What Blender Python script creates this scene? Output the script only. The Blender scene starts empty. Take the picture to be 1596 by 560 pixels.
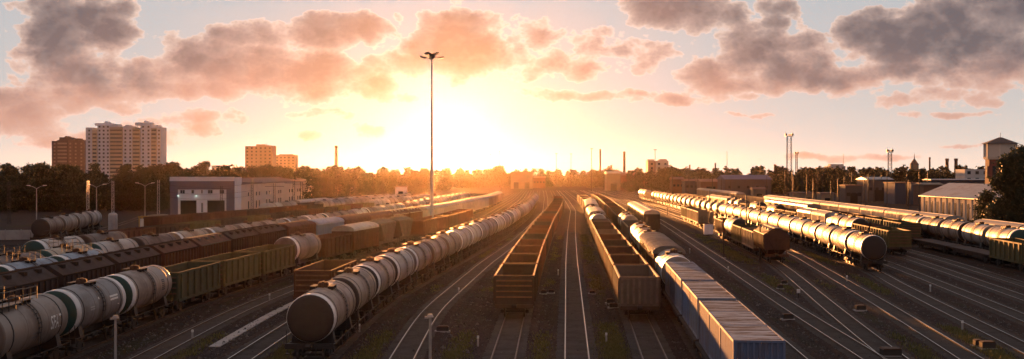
import bpy, math, random
import numpy as np
from mathutils import Vector

rnd = random.Random(7)
sc = bpy.context.scene
COL = sc.collection
R = math.radians

# ------------------------------------------------------------------ camera, sky, sun, exposure
F, CX, HY, CAMZ, RAIL = 1970.0, 798.0, 268.0, 12.0, 0.20      # focal length and horizon in photo pixels
cam_d = bpy.data.cameras.new('camera'); cam = bpy.data.objects.new('camera', cam_d); COL.objects.link(cam)
cam.location = (0, 0, CAMZ); cam.rotation_euler = (R(90), 0, 0)
cam_d.sensor_width = 36; cam_d.lens = 36 * F / 1596
cam_d.shift_y = -12.0 / 1596
cam_d.clip_start = 0.5; cam_d.clip_end = 9000
sc.camera = cam

SUN_AZ, SUN_EL = math.atan((697 - CX) / F), R(1.25)
EXPOSURE = 3.6
HAZE, HAZE_G = 6.6e-6, 0.90
sc.view_settings.view_transform = 'Standard'
sc.view_settings.look = 'None'
sc.view_settings.exposure = EXPOSURE
sc.view_settings.gamma = 1
sc.view_settings.use_curve_mapping = False
sc.cycles.use_denoising = True
sc.cycles.max_bounces = 6
sc.cycles.diffuse_bounces = 3
sc.cycles.glossy_bounces = 3
sc.cycles.volume_bounces = 0
sc.cycles.sample_clamp_indirect = 4

sun_vec = Vector((math.sin(SUN_AZ) * math.cos(SUN_EL), math.cos(SUN_AZ) * math.cos(SUN_EL), math.sin(SUN_EL)))
ld = bpy.data.lights.new('sun', 'SUN'); ld.energy = 2.1; ld.angle = R(0.6); ld.color = (1.0, 0.37, 0.10)
sun = bpy.data.objects.new('sun', ld); COL.objects.link(sun)
sun.rotation_euler = sun_vec.to_track_quat('Z', 'Y').to_euler(); sun.location = (0, 0, 80)


def build_world():
    w = bpy.data.worlds.new('World'); sc.world = w; w.use_nodes = True
    nt = w.node_tree; nt.nodes.clear(); L = nt.links

    def new(t): return nt.nodes.new(t)

    def put(sock, v):
        if hasattr(v, 'node'): L.new(v, sock)
        else: sock.default_value = v

    def M(op, a, b=None, c=None, clamp=False):
        n = new('ShaderNodeMath'); n.operation = op; n.use_clamp = clamp
        put(n.inputs[0], a)
        if b is not None: put(n.inputs[1], b)
        if c is not None: put(n.inputs[2], c)
        return n.outputs[0]

    def V(op, a, b=None, c=None):
        n = new('ShaderNodeVectorMath'); n.operation = op
        put(n.inputs[0], a)
        if b is not None: put(n.inputs[1], b)
        if c is not None: put(n.inputs[2], c)
        return n.outputs['Value'] if op in ('DOT_PRODUCT', 'LENGTH') else n.outputs[0]

    def noise(vec, scale, detail, rough=0.55, lac=2.0, dist=0.0):
        n = new('ShaderNodeTexNoise'); n.inputs['Scale'].default_value = scale
        n.inputs['Detail'].default_value = detail; n.inputs['Roughness'].default_value = rough
        n.inputs['Lacunarity'].default_value = lac; n.inputs['Distortion'].default_value = dist
        L.new(vec, n.inputs['Vector']); return n

    def mix(f, a, b, blend='MIX'):
        n = new('ShaderNodeMix'); n.data_type = 'RGBA'; n.blend_type = blend; n.clamp_factor = True
        put(n.inputs[0], f); put(n.inputs[6], a); put(n.inputs[7], b); return n.outputs[2]

    def sstep(x, a, b):
        n = new('ShaderNodeMapRange'); n.interpolation_type = 'SMOOTHSTEP'
        put(n.inputs[0], x); n.inputs[1].default_value = a; n.inputs[2].default_value = b
        return n.outputs[0]

    tc = new('ShaderNodeTexCoord'); d = tc.outputs['Generated']
    sx = new('ShaderNodeSeparateXYZ'); L.new(d, sx.inputs[0])
    az = M('MULTIPLY', M('ARCTAN2', sx.outputs[0], sx.outputs[1]), 180 / math.pi)      # degrees
    el = M('MULTIPLY', M('ARCSINE', sx.outputs[2]), 180 / math.pi)
    cmb = new('ShaderNodeCombineXYZ'); L.new(az, cmb.inputs[0]); L.new(el, cmb.inputs[1]); P = cmb.outputs[0]
    cosang = V('DOT_PRODUCT', d, tuple(sun_vec))
    ang = M('MULTIPLY', M('ARCCOSINE', M('MINIMUM', cosang, 0.99999)), 180 / math.pi)

    sky = new('ShaderNodeTexSky'); sky.sky_type = 'NISHITA'; sky.sun_disc = False
    sky.sun_elevation = SUN_EL; sky.sun_rotation = SUN_AZ
    sky.air_density = 1.0; sky.dust_density = 2.2; sky.ozone_density = 1.0; sky.altitude = 50
    illum = sstep(cosang, 0.45, 0.985)
    veil = mix(illum, (0.52, 0.43, 0.44, 1), (0.64, 0.72, 0.80, 1))     # thin high veil, brighter towards the sun
    base = mix(0.982, sky.outputs[0], veil)
    # aureole round the sun
    def expo(k, amp): return M('MULTIPLY', M('EXPONENT', M('MULTIPLY', ang, -1.0 / k)), amp)
    glow = new('ShaderNodeCombineXYZ')
    g1 = expo(1.3, 1.2); g2 = expo(4.5, 0.28)
    put(glow.inputs[0], M('ADD', M('MULTIPLY', g1, 1.0), M('MULTIPLY', g2, 1.0)))
    put(glow.inputs[1], M('ADD', M('MULTIPLY', g1, 0.98), M('MULTIPLY', g2, 0.98)))
    put(glow.inputs[2], M('ADD', M('MULTIPLY', g1, 0.95), M('MULTIPLY', g2, 0.95)))
    # warm band of low air all along the horizon
    hz = M('EXPONENT', M('MULTIPLY', M('MAXIMUM', el, 0.0), -1.0 / 3.2))
    toward = sstep(cosang, 0.5, 0.98)
    band = mix(M('MULTIPLY', hz, M('MULTIPLY', toward, 0.95)), base, (1.36, 1.13, 0.93, 1))
    clear = V('ADD', band, glow.outputs[0])

    # ---- clouds: hand placed masses in azimuth/elevation, broken up by noise
    wv = noise(P, 0.55, 4, 0.6)
    warp = V('MULTIPLY_ADD', wv.outputs['Color'], (1.5, 1.0, 0), (-0.75, -0.5, 0))
    Pw = V('ADD', P, warp)
    blobs = [  # photo px: centre, radii, weight
        (112, 42, 92, 62, 1.25), (118, 115, 74, 56, 1.1), (150, 150, 100, 26, .9), (60, 60, 40, 40, .9), (165, 40, 40, 45, .9),
        (15, 165, 80, 42, 1.0), (60, 200, 90, 22, .55),
        (290, 98, 64, 46, 1.05), (370, 112, 100, 52, 1.15), (470, 112, 110, 46, 1.1), (560, 122, 70, 36, .9), (240, 138, 90, 30, .9),
        (215, 105, 36, 26, .8), (340, 92, 44, 36, .8), (430, 88, 40, 30, .7),
        (450, 55, 150, 24, .9), (540, 42, 100, 30, 1.0), (390, 60, 70, 20, .7),
        (712, 62, 78, 58, 1.25), (668, 78, 48, 40, 1.0), (740, 98, 76, 34, 1.05), (690, 40, 36, 34, .7), (630, 100, 60, 26, .6),
        (825, 62, 46, 36, .62), (850, 92, 80, 30, .6), (940, 105, 90, 20, .5), (900, 60, 60, 22, .4), (985, 80, 60, 34, .55),
        (1050, 14, 84, 40, 1.15), (1085, 36, 44, 30, .9), (1000, 0, 50, 16, .7),
        (1140, 48, 40, 40, .95), (1165, 90, 60, 44, 1.05), (1225, 96, 90, 46, 1.15), (1110, 118, 74, 30, .95), (1270, 122, 150, 22, 1.0),
        (1215, 26, 40, 30, .62), (1330, 60, 50, 32, .8),
        (1400, 60, 110, 42, 1.3), (1480, 46, 110, 48, 1.3), (1565, 22, 80, 50, 1.2), (1420, 110, 110, 24, .85), (1540, 105, 110, 44, .95),
        (1360, 128, 120, 18, .6), (1590, 85, 50, 60, .9), (1470, 150, 150, 16, .5),
        (1060, 152, 120, 11, .7), (860, 146, 62, 11, .75), (925, 148, 44, 9, .7), (1100, 140, 60, 9, .6),
        (300, 190, 44, 24, .55), (120, 215, 90, 20, .6), (225, 218, 60, 26, .5), (500, 180, 46, 12, .6), (572, 202, 36, 12, .55), (485, 209, 26, 10, .55),
        (370, 188, 18, 14, .5), (1310, 246, 100, 7, .6), (1520, 228, 70, 4, .55), (620, 150, 70, 10, .4), (1180, 178, 40, 4, .4), (1480, 178, 60, 5, .4),
    ]
    fld = None
    for (bx, by, rx, ry, wt) in blobs:
        a = math.degrees(math.atan((bx - CX) / F)); e = math.degrees(math.atan((HY - by) / F * math.cos(R(a))))
        k = 57.3 / F; ix, iy = 1 / (rx * k), 1 / (ry * k)
        q = V('MULTIPLY_ADD', Pw, (ix, iy, 0), (-a * ix, -e * iy, 0))
        v = M('MULTIPLY_ADD', V('DOT_PRODUCT', q, q), -wt * 0.8, wt)
        if fld is None: fld = v
        else:
            n = new('ShaderNodeMath'); n.operation = 'SMOOTH_MAX'; put(n.inputs[0], fld); put(n.inputs[1], v); n.inputs[2].default_value = 0.22; fld = n.outputs[0]
    # the same kind of broken cloud all round and overhead, outside the photographed sector
    far = V('MULTIPLY', d, (1.0, 1.0, 2.6))
    gen = noise(far, 2.3, 5, 0.55)
    genv = M('MULTIPLY_ADD', gen.outputs[0], 7.0, -3.9)
    out = M('MAXIMUM', sstep(M('ABSOLUTE', az), 23.0, 30.0), sstep(el, 8.5, 13.0))
    fld = M('ADD', M('MULTIPLY', M('MAXIMUM', fld, -1.5), M('SUBTRACT', 1.0, out)), M('MULTIPLY', genv, out))
    # billow noise, and the same noise a little nearer the sun for relief
    Ps = V('MULTIPLY', P, (1.0, 1.45, 0))
    sdir = V('SUBTRACT', (math.degrees(SUN_AZ), 3.0 * 1.45, 0), Ps)
    sdn = new('ShaderNodeVectorMath'); sdn.operation = 'NORMALIZE'; L.new(sdir, sdn.inputs[0])
    def puffs(vec, det, vdet=3.0):
        n = noise(vec, 0.5, det, 0.58)
        wob = V('MULTIPLY_ADD', n.outputs['Color'], (0.9, 0.9, 0), vec)
        vo = new('ShaderNodeTexVoronoi'); vo.feature = 'SMOOTH_F1'; vo.voronoi_dimensions = '2D'
        vo.inputs['Scale'].default_value = 0.62; vo.inputs['Detail'].default_value = vdet; vo.inputs['Roughness'].default_value = 0.55; vo.inputs['Smoothness'].default_value = 0.35
        L.new(wob, vo.inputs['Vector'])
        return M('ADD', M('MULTIPLY', M('SUBTRACT', n.outputs[0], 0.5), 1.5), M('MULTIPLY', M('SUBTRACT', 0.80, vo.outputs['Distance']), 0.80)), n.outputs[0]
    p1, n1o = puffs(Ps, 9); p2, _n = puffs(V('MULTIPLY_ADD', sdn.outputs[0], (0.3, 0.3, 0), Ps), 5, 2.0)
    q1, _n = puffs(Ps, 5, 2.0)
    soft = noise(Ps, 0.30, 3, 0.5).outputs[0]
    dens0 = M('ADD', M('ADD', p1, -0.05), fld)
    cov = sstep(dens0, 0.06, 0.22)
    rim = M('EXPONENT', M('MULTIPLY', M('MAXIMUM', M('SUBTRACT', dens0, 0.14), 0.0), -4.2))
    thick = sstep(dens0, 0.25, 1.15)
    relief = M('MULTIPLY', M('SUBTRACT', q1, p2), 0.35)
    # colour: low cloud takes the sunset, high thick cloud is grey mauve; near the sun all turn salmon
    hi = sstep(M('ADD', M('MULTIPLY', M('SUBTRACT', soft, 0.5), 5.0), M('MULTIPLY_ADD', thick, 1.4, el)), 3.3, 7.4)
    core = mix(hi, (0.90, 0.50, 0.39, 1), (0.36, 0.285, 0.295, 1))
    away = sstep(ang, 8.0, 17.0)
    core = mix(M('MULTIPLY', M('MULTIPLY', away, hi), 0.75), core, (0.19, 0.168, 0.19, 1))
    near = M('EXPONENT', M('MULTIPLY', ang, -1.0 / 6.0))
    core = mix(M('MULTIPLY', near, 1.0), core, (1.30, 0.62, 0.34, 1))
    lit = mix(M('MULTIPLY', near, 1.2), (1.30, 0.95, 0.80, 1), (2.2, 1.7, 1.3, 1))
    f_lit = M('ADD', M('MULTIPLY', rim, 0.85), M('MULTIPLY_ADD', M('SUBTRACT', 1.0, thick), 0.14, relief), clamp=True)
    cloud = mix(f_lit, core, lit)
    cloud = mix(illum, mix(1.0, cloud, (0.5, 0.5, 0.55, 1), 'MULTIPLY'), cloud)     # cloud away from the sunset is dim
    skyc = mix(M('MULTIPLY', cov, 0.97), clear, cloud)
    # ground side of the dome stays dark earth
    low = sstep(el, -1.2, -0.2)
    skyc = mix(low, (0.12, 0.09, 0.07, 1), skyc)
    bg = new('ShaderNodeBackground'); bg.inputs['Strength'].default_value = 0.056
    L.new(skyc, bg.inputs[0])
    o = new('ShaderNodeOutputWorld'); L.new(bg.outputs[0], o.inputs['Surface'])
    try: w.cycles.sampling_method = 'MANUAL'; w.cycles.sample_map_resolution = 1024
    except Exception: pass


build_world()

# ------------------------------------------------------------------ helpers
def gpt(px, py, z=RAIL):
    Y = F * (CAMZ - z) / (py - HY); return ((px - CX) / F * Y, Y)

def wx(px, Y): return (px - CX) / F * Y
def wz(py, Y): return CAMZ + (HY - py) / F * Y


class MB:
    def __init__(s): s.v = []; s.f = []; s.m = []; s.sm = []
    def add(s, vs, fs, m=0, smooth=False):
        b = len(s.v); s.v += [tuple(map(float, p)) for p in vs]
        for f in fs: s.f.append([b + i for i in f]); s.m.append(m); s.sm.append(smooth)
        return s
    def box(s, x0, x1, y0, y1, z0, z1, m=0):
        if x0 > x1: x0, x1 = x1, x0
        if y0 > y1: y0, y1 = y1, y0
        if z0 > z1: z0, z1 = z1, z0
        return s.add([(x0, y0, z0), (x1, y0, z0), (x1, y1, z0), (x0, y1, z0), (x0, y0, z1), (x1, y0, z1), (x1, y1, z1), (x0, y1, z1)],
                     [(3, 2, 1, 0), (4, 5, 6, 7), (0, 1, 5, 4), (1, 2, 6, 5), (2, 3, 7, 6), (3, 0, 4, 7)], m)
    def rod(s, p, q, r, n=6, m=0, r2=None, cap=True):
        p, q = Vector(p), Vector(q); d = (q - p).normalized()
        a = d.orthogonal().normalized(); b = d.cross(a); r2 = r if r2 is None else r2
        vs = []
        for i in range(n):
            t = 2 * math.pi * i / n; o = a * math.cos(t) + b * math.sin(t)
            vs.append(p + o * r); vs.append(q + o * r2)
        s.add(vs, [(2 * i, 2 * ((i + 1) % n), 2 * ((i + 1) % n) + 1, 2 * i + 1) for i in range(n)], m, n > 5)
        if cap: s.add(vs, [[2 * i for i in range(n)][::-1], [2 * i + 1 for i in range(n)]], m)
        return s
    def lathe_y(s, prof, cz, n=24, cx=0, m=0, a0=0, a1=2 * math.pi):
        full = abs(a1 - a0 - 2 * math.pi) < 1e-6; k = n if full else n + 1
        vs = []
        for (y, r) in prof:
            for i in range(k):
                t = a0 + (a1 - a0) * i / n; vs.append((cx + r * math.cos(t), y, cz + r * math.sin(t)))
        fs = []
        for j in range(len(prof) - 1):
            for i in range(n):
                i2 = (i + 1) % k; fs.append((j * k + i, j * k + i2, (j + 1) * k + i2, (j + 1) * k + i))
        return s.add(vs, fs, m, True)
    def prism_y(s, poly, y0, y1, m=0, smooth=False):
        n = len(poly); vs = [(x, y0, z) for x, z in poly] + [(x, y1, z) for x, z in poly]
        s.add(vs, [(i, (i + 1) % n, n + (i + 1) % n, n + i) for i in range(n)], m, smooth)
        return s.add(vs, [list(range(n))[::-1], list(range(n, 2 * n))], m)
    def prism_x(s, poly, x0, x1, m=0):
        n = len(poly); vs = [(x0, y, z) for y, z in poly] + [(x1, y, z) for y, z in poly]
        s.add(vs, [(i, (i + 1) % n, n + (i + 1) % n, n + i) for i in range(n)], m)
        return s.add(vs, [list(range(n))[::-1], list(range(n, 2 * n))], m)
    def wheel(s, x, y, r, w, n=14, m=0):
        vs = []
        for xx in (x - w / 2, x + w / 2):
            for i in range(n): t = 2 * math.pi * i / n; vs.append((xx, y + r * math.cos(t), r + r * math.sin(t)))
        s.add(vs, [(i, (i + 1) % n, n + (i + 1) % n, n + i) for i in range(n)], m, True)
        return s.add(vs, [list(range(n))[::-1], list(range(n, 2 * n))], m)
    def mesh(s, name, mats):
        me = bpy.data.meshes.new(name); me.from_pydata(s.v, [], s.f)
        me.polygons.foreach_set('material_index', s.m); me.polygons.foreach_set('use_smooth', s.sm)
        for m in (mats if isinstance(mats, (list, tuple)) else [mats]): me.materials.append(m)
        me.update(); return me


def link(name, data, parent=None, loc=(0, 0, 0), rz=0.0):
    o = bpy.data.objects.new(name, data); COL.objects.link(o)
    o.location = loc; o.rotation_euler = (0, 0, rz)
    if parent is not None: o.parent = parent
    return o

def tag(o, label=None, cat=None, group=None, kind=None):
    if label: o['label'] = label
    if cat: o['category'] = cat
    if group: o['group'] = group
    if kind: o['kind'] = kind
    return o

def thing(name, label, cat, loc=(0, 0, 0), rz=0.0, group=None):
    return tag(link(name, None, None, loc, rz), label, cat, group)

def part(name, mb, mat, parent, loc=(0, 0, 0), rz=0.0):
    return link(name, mb.mesh(name, mat), parent, loc, rz)

_mesh = {}
def cached(key, fn, mat):
    if key not in _mesh: _mesh[key] = fn().mesh(key, mat)
    return _mesh[key]

def setmat(o, m):
    o.material_slots[0].link = 'OBJECT'; o.material_slots[0].material = m; return o

# ------------------------------------------------------------------ materials
MATS = {}
def paint(name, col, rough=0.5, metal=0.0, dirt=0.35, dirtcol=(0.05, 0.035, 0.025), scale=1.0, stretch=(1, 1, 1), streak=False, bump=0.0, spec=0.35, vary=0.14, rng=(0.46, 0.72)):
    if name in MATS: return MATS[name]
    m = bpy.data.materials.new(name); m.use_nodes = True; nt = m.node_tree; L = nt.links
    bs = nt.nodes['Principled BSDF']
    tc = nt.nodes.new('ShaderNodeTexCoord'); oi = nt.nodes.new('ShaderNodeObjectInfo')
    sc_ = nt.nodes.new('ShaderNodeVectorMath'); sc_.operation = 'SCALE'; sc_.inputs[0].default_value = (37, 91, 53); L.new(oi.outputs['Random'], sc_.inputs['Scale'])
    ad = nt.nodes.new('ShaderNodeVectorMath'); ad.operation = 'MULTIPLY_ADD'; ad.inputs[1].default_value = stretch
    L.new(tc.outputs['Object'], ad.inputs[0]); L.new(sc_.outputs[0], ad.inputs[2])
    n1 = nt.nodes.new('ShaderNodeTexNoise'); n1.inputs['Scale'].default_value = 0.9 * scale; n1.inputs['Detail'].default_value = 7; n1.inputs['Roughness'].default_value = 0.68
    L.new(ad.outputs[0], n1.inputs['Vector'])
    mr = nt.nodes.new('ShaderNodeMapRange'); mr.inputs[1].default_value = rng[0]; mr.inputs[2].default_value = rng[1]; mr.inputs[4].default_value = dirt
    L.new(n1.outputs[0], mr.inputs[0])
    mx = nt.nodes.new('ShaderNodeMix'); mx.data_type = 'RGBA'
    mx.inputs[7].default_value = (*dirtcol, 1)
    # per-object lightness
    hv = nt.nodes.new('ShaderNodeHueSaturation'); hv.inputs['Color'].default_value = (*col, 1)
    vr = nt.nodes.new('ShaderNodeMapRange'); vr.inputs[3].default_value = 1 - vary; vr.inputs[4].default_value = 1 + vary; L.new(oi.outputs['Random'], vr.inputs[0])
    L.new(vr.outputs[0], hv.inputs['Value'])
    L.new(hv.outputs[0], mx.inputs[6])
    fac = mr.outputs[0]
    if streak:   # oil run down the barrel below the hatch, and grime along the belly
        sp = nt.nodes.new('ShaderNodeSeparateXYZ'); L.new(tc.outputs['Object'], sp.inputs[0])
        ab = nt.nodes.new('ShaderNodeMath'); ab.operation = 'ABSOLUTE'; L.new(sp.outputs[1], ab.inputs[0])
        nn = nt.nodes.new('ShaderNodeTexNoise'); nn.inputs['Scale'].default_value = 2.2; nn.inputs['Detail'].default_value = 4
        st = nt.nodes.new('ShaderNodeVectorMath'); st.operation = 'MULTIPLY'; st.inputs[1].default_value = (0.4, 2.4, 0.25); L.new(ad.outputs[0], st.inputs[0]); L.new(st.outputs[0], nn.inputs['Vector'])
        ma = nt.nodes.new('ShaderNodeMath'); ma.operation = 'MULTIPLY_ADD'; ma.inputs[1].default_value = 2.6; L.new(nn.outputs[0], ma.inputs[0])
        ng = nt.nodes.new('ShaderNodeMath'); ng.operation = 'MULTIPLY'; ng.inputs[1].default_value = -0.85; L.new(ab.outputs[0], ng.inputs[0]); L.new(ng.outputs[0], ma.inputs[2])
        r2 = nt.nodes.new('ShaderNodeMapRange'); r2.inputs[1].default_value = 0.35; r2.inputs[2].default_value = 1.2; r2.inputs[4].default_value = 0.75; L.new(ma.outputs[0], r2.inputs[0])
        mm = nt.nodes.new('ShaderNodeMath'); mm.operation = 'MAXIMUM'; L.new(r2.outputs[0], mm.inputs[0]); L.new(mr.outputs[0], mm.inputs[1]); fac = mm.outputs[0]
    L.new(fac, mx.inputs[0]); L.new(mx.outputs[2], bs.inputs['Base Color'])
    rr = nt.nodes.new('ShaderNodeMapRange'); rr.inputs[3].default_value = rough; rr.inputs[4].default_value = min(1, rough + 0.3); L.new(fac, rr.inputs[0]); L.new(rr.outputs[0], bs.inputs['Roughness'])
    bs.inputs['Metallic'].default_value = metal; bs.inputs['Specular IOR Level'].default_value = spec
    if bump:
        n2 = nt.nodes.new('ShaderNodeTexNoise'); n2.inputs['Scale'].default_value = 9 * scale; n2.inputs['Detail'].default_value = 5; L.new(tc.outputs['Object'], n2.inputs['Vector'])
        bp = nt.nodes.new('ShaderNodeBump'); bp.inputs['Strength'].default_value = bump; bp.inputs['Distance'].default_value = 0.05; L.new(n2.outputs[0], bp.inputs['Height']); L.new(bp.outputs[0], bs.inputs['Normal'])
    MATS[name] = m; return m

steel_dark = paint('dark_steel', (0.028, 0.022, 0.02), 0.55, 0.2, 0.6, (0.06, 0.033, 0.02), 2)
wheel_m = paint('wheel_steel', (0.07, 0.055, 0.045), 0.45, 0.6, 0.5, (0.05, 0.03, 0.02), 3)
rail_head = paint('polished_rail', (0.22, 0.17, 0.14), 0.30, 1.0, 0.12, (0.2, 0.12, 0.08), 1.5, vary=0.05)
rail_side = paint('rusty_rail', (0.085, 0.042, 0.026), 0.75, 0.0, 0.5, (0.03, 0.018, 0.012), 3)
rail_dull = paint('dull_rail', (0.16, 0.11, 0.085), 0.5, 0.6, 0.4, (0.06, 0.035, 0.025), 1.5, vary=0.05)
sleeper_m = paint('sleeper', (0.085, 0.07, 0.062), 0.85, 0, 0.6, (0.035, 0.025, 0.02), 0.8, vary=0.0)
white_p = paint('white_paint', (0.72, 0.72, 0.72), 0.45, 0, 0.4, (0.25, 0.2, 0.16), 1.4)
black_p = paint('black_paint', (0.018, 0.017, 0.017), 0.5, 0, 0.3, (0.05, 0.035, 0.03), 2)
rust_p = paint('rust', (0.10, 0.045, 0.022), 0.75, 0, 0.5, (0.04, 0.022, 0.015), 2)
text_p = paint('lettering_white', (0.74, 0.74, 0.72), 0.5, 0, 0.25, (0.3, 0.26, 0.22), 2, vary=0)
mark_p = paint('stencil_dark', (0.05, 0.04, 0.05), 0.6, 0, 0.1, vary=0)
GREEN_END = paint('dark_green_end', (0.022, 0.058, 0.048), 0.5, 0, 0.35, (0.02, 0.02, 0.015))
TANK = {
    'grey': paint('tank_grey', (0.20, 0.19, 0.19), 0.50, 0.0, 0.8, (0.09, 0.06, 0.045), 0.8, (1, .5, .35), True),
    'warm': paint('tank_warm_grey', (0.25, 0.205, 0.175), 0.50, 0.0, 0.8, (0.11, 0.07, 0.05), 0.8, (1, .5, .35), True),
    'brown': paint('tank_brown', (0.12, 0.07, 0.05), 0.50, 0.0, 0.8, (0.06, 0.035, 0.025), 0.8, (1, .5, .35), True),
    'white': paint('tank_white', (0.38, 0.365, 0.345), 0.50, 0.0, 0.8, (0.2, 0.15, 0.11), 0.8, (1, .5, .35), True),
    'blue': paint('tank_blue', (0.24, 0.31, 0.40), 0.50, 0.0, 0.8, (0.12, 0.1, 0.09), 0.8, (1, .5, .35), True),
    'cream': paint('tank_cream', (0.38, 0.30, 0.21), 0.50, 0.0, 0.8, (0.18, 0.12, 0.08), 0.8, (1, .5, .35), True),
    'dark': paint('tank_dark', (0.042, 0.034, 0.03), 0.50, 0.0, 0.8, (0.05, 0.035, 0.03), 0.8, (1, .5, .35), True),
}
for _m in TANK.values(): _m.node_tree.nodes['Principled BSDF'].inputs['Specular IOR Level'].default_value = 0.3
BODY = {
    'green': paint('wagon_green', (0.085, 0.093, 0.056), 0.78, 0, 0.55, (0.07, 0.045, 0.028), 0.9, (1, 1, .6), spec=.15),
    'olive': paint('wagon_olive', (0.125, 0.11, 0.05), 0.78, 0, 0.55, (0.07, 0.04, 0.022), 0.9, (1, 1, .6), spec=.15),
    'brown': paint('wagon_brown', (0.115, 0.052, 0.034), 0.78, 0, 0.6, (0.045, 0.027, 0.02), 0.9, (1, 1, .6), spec=.15),
    'oxide': paint('wagon_oxide', (0.15, 0.058, 0.036), 0.78, 0, 0.55, (0.06, 0.034, 0.024), 0.9, (1, 1, .6), spec=.15),
    'dark': paint('wagon_dark', (0.058, 0.04, 0.036), 0.78, 0, 0.5, (0.03, 0.02, 0.016), 0.9, (1, 1, .6), spec=.15),
    'grey': paint('wagon_grey', (0.13, 0.105, 0.095), 0.78, 0, 0.5, (0.08, 0.055, 0.04), 0.9, (1, 1, .6), spec=.15),
    'tan': paint('wagon_tan', (0.36, 0.25, 0.15), 0.78, 0, 0.5, (0.12, 0.07, 0.04), 0.9, (1, 1, .6), spec=.15),
    'blue': paint('wagon_blue', (0.17, 0.23, 0.36), 0.78, 0, 0.45, (0.16, 0.12, 0.1), 0.9, (1, 1, .6), spec=.15),
    'white': paint('wagon_white', (0.42, 0.38, 0.33), 0.78, 0, 0.4, (0.22, 0.15, 0.1), 0.9, (1, 1, .6), spec=.15),
}
roof_white = paint('roof_pale', (0.36, 0.34, 0.31), 0.65, 0, 0.7, (0.15, 0.09, 0.06), 0.8, (.6, 2, 1), spec=.12)
roof_grey = paint('roof_grey', (0.26, 0.23, 0.22), 0.42, 0.1, 0.6, (0.1, 0.06, 0.045), 0.8, (.6, 2, 1))
cont_blue = [paint('container_blue_%d' % i, c, 0.6, 0, 0.85, (0.13, 0.085, 0.065), 1.5, (1, 1, .3), vary=.2) for i, c in enumerate([(0.12, 0.16, 0.26), (0.18, 0.22, 0.31), (0.12, 0.145, 0.215), (0.23, 0.255, 0.31)])]
cont_roof = paint('container_roof', (0.46, 0.47, 0.50), 0.8, 0, 1.0, (0.10, 0.065, 0.055), 1.2, (.25, 1.5, 1), vary=.25, spec=.1, rng=(.42, .6))
concrete = paint('concrete', (0.36, 0.35, 0.34), 0.85, 0, 0.5, (0.17, 0.15, 0.14), 1.2)
galv = paint('galvanised', (0.42, 0.42, 0.43), 0.45, 0.6, 0.4, (0.2, 0.17, 0.15), 1.5)
pole_dark = paint('pole_dark', (0.05, 0.04, 0.035), 0.6, 0.2, 0.4)
glass_m = paint('dark_glass', (0.03, 0.032, 0.036), 0.12, 0, 0.15, vary=0.3)

def leaf_mat(name, c1, c2):
    m = bpy.data.materials.new(name); m.use_nodes = True; nt = m.node_tree; L = nt.links
    bs = nt.nodes['Principled BSDF']; out = nt.nodes['Material Output']
    g = nt.nodes.new('ShaderNodeNewGeometry'); r = nt.nodes.new('ShaderNodeMix'); r.data_type = 'RGBA'
    r.inputs[6].default_value = (*c1, 1); r.inputs[7].default_value = (*c2, 1); L.new(g.outputs['Random Per Island'], r.inputs[0])
    L.new(r.outputs[2], bs.inputs['Base Color']); bs.inputs['Roughness'].default_value = 0.6
    tr = nt.nodes.new('ShaderNodeBsdfTranslucent'); L.new(r.outputs[2], tr.inputs[0])
    mx = nt.nodes.new('ShaderNodeMixShader'); mx.inputs[0].default_value = 0.14
    L.new(bs.outputs[0], mx.inputs[1]); L.new(tr.outputs[0], mx.inputs[2]); L.new(mx.outputs[0], out.inputs[0])
    return m
leaf_a = leaf_mat('leaves', (0.018, 0.027, 0.01), (0.04, 0.05, 0.017))
leaf_far = leaf_mat('far_leaves', (0.022, 0.028, 0.012), (0.045, 0.048, 0.02))
grass_m = leaf_mat('grass_blades', (0.09, 0.10, 0.02), (0.16, 0.135, 0.04))
bark = paint('bark', (0.06, 0.045, 0.035), 0.9, 0, 0.5)

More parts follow.
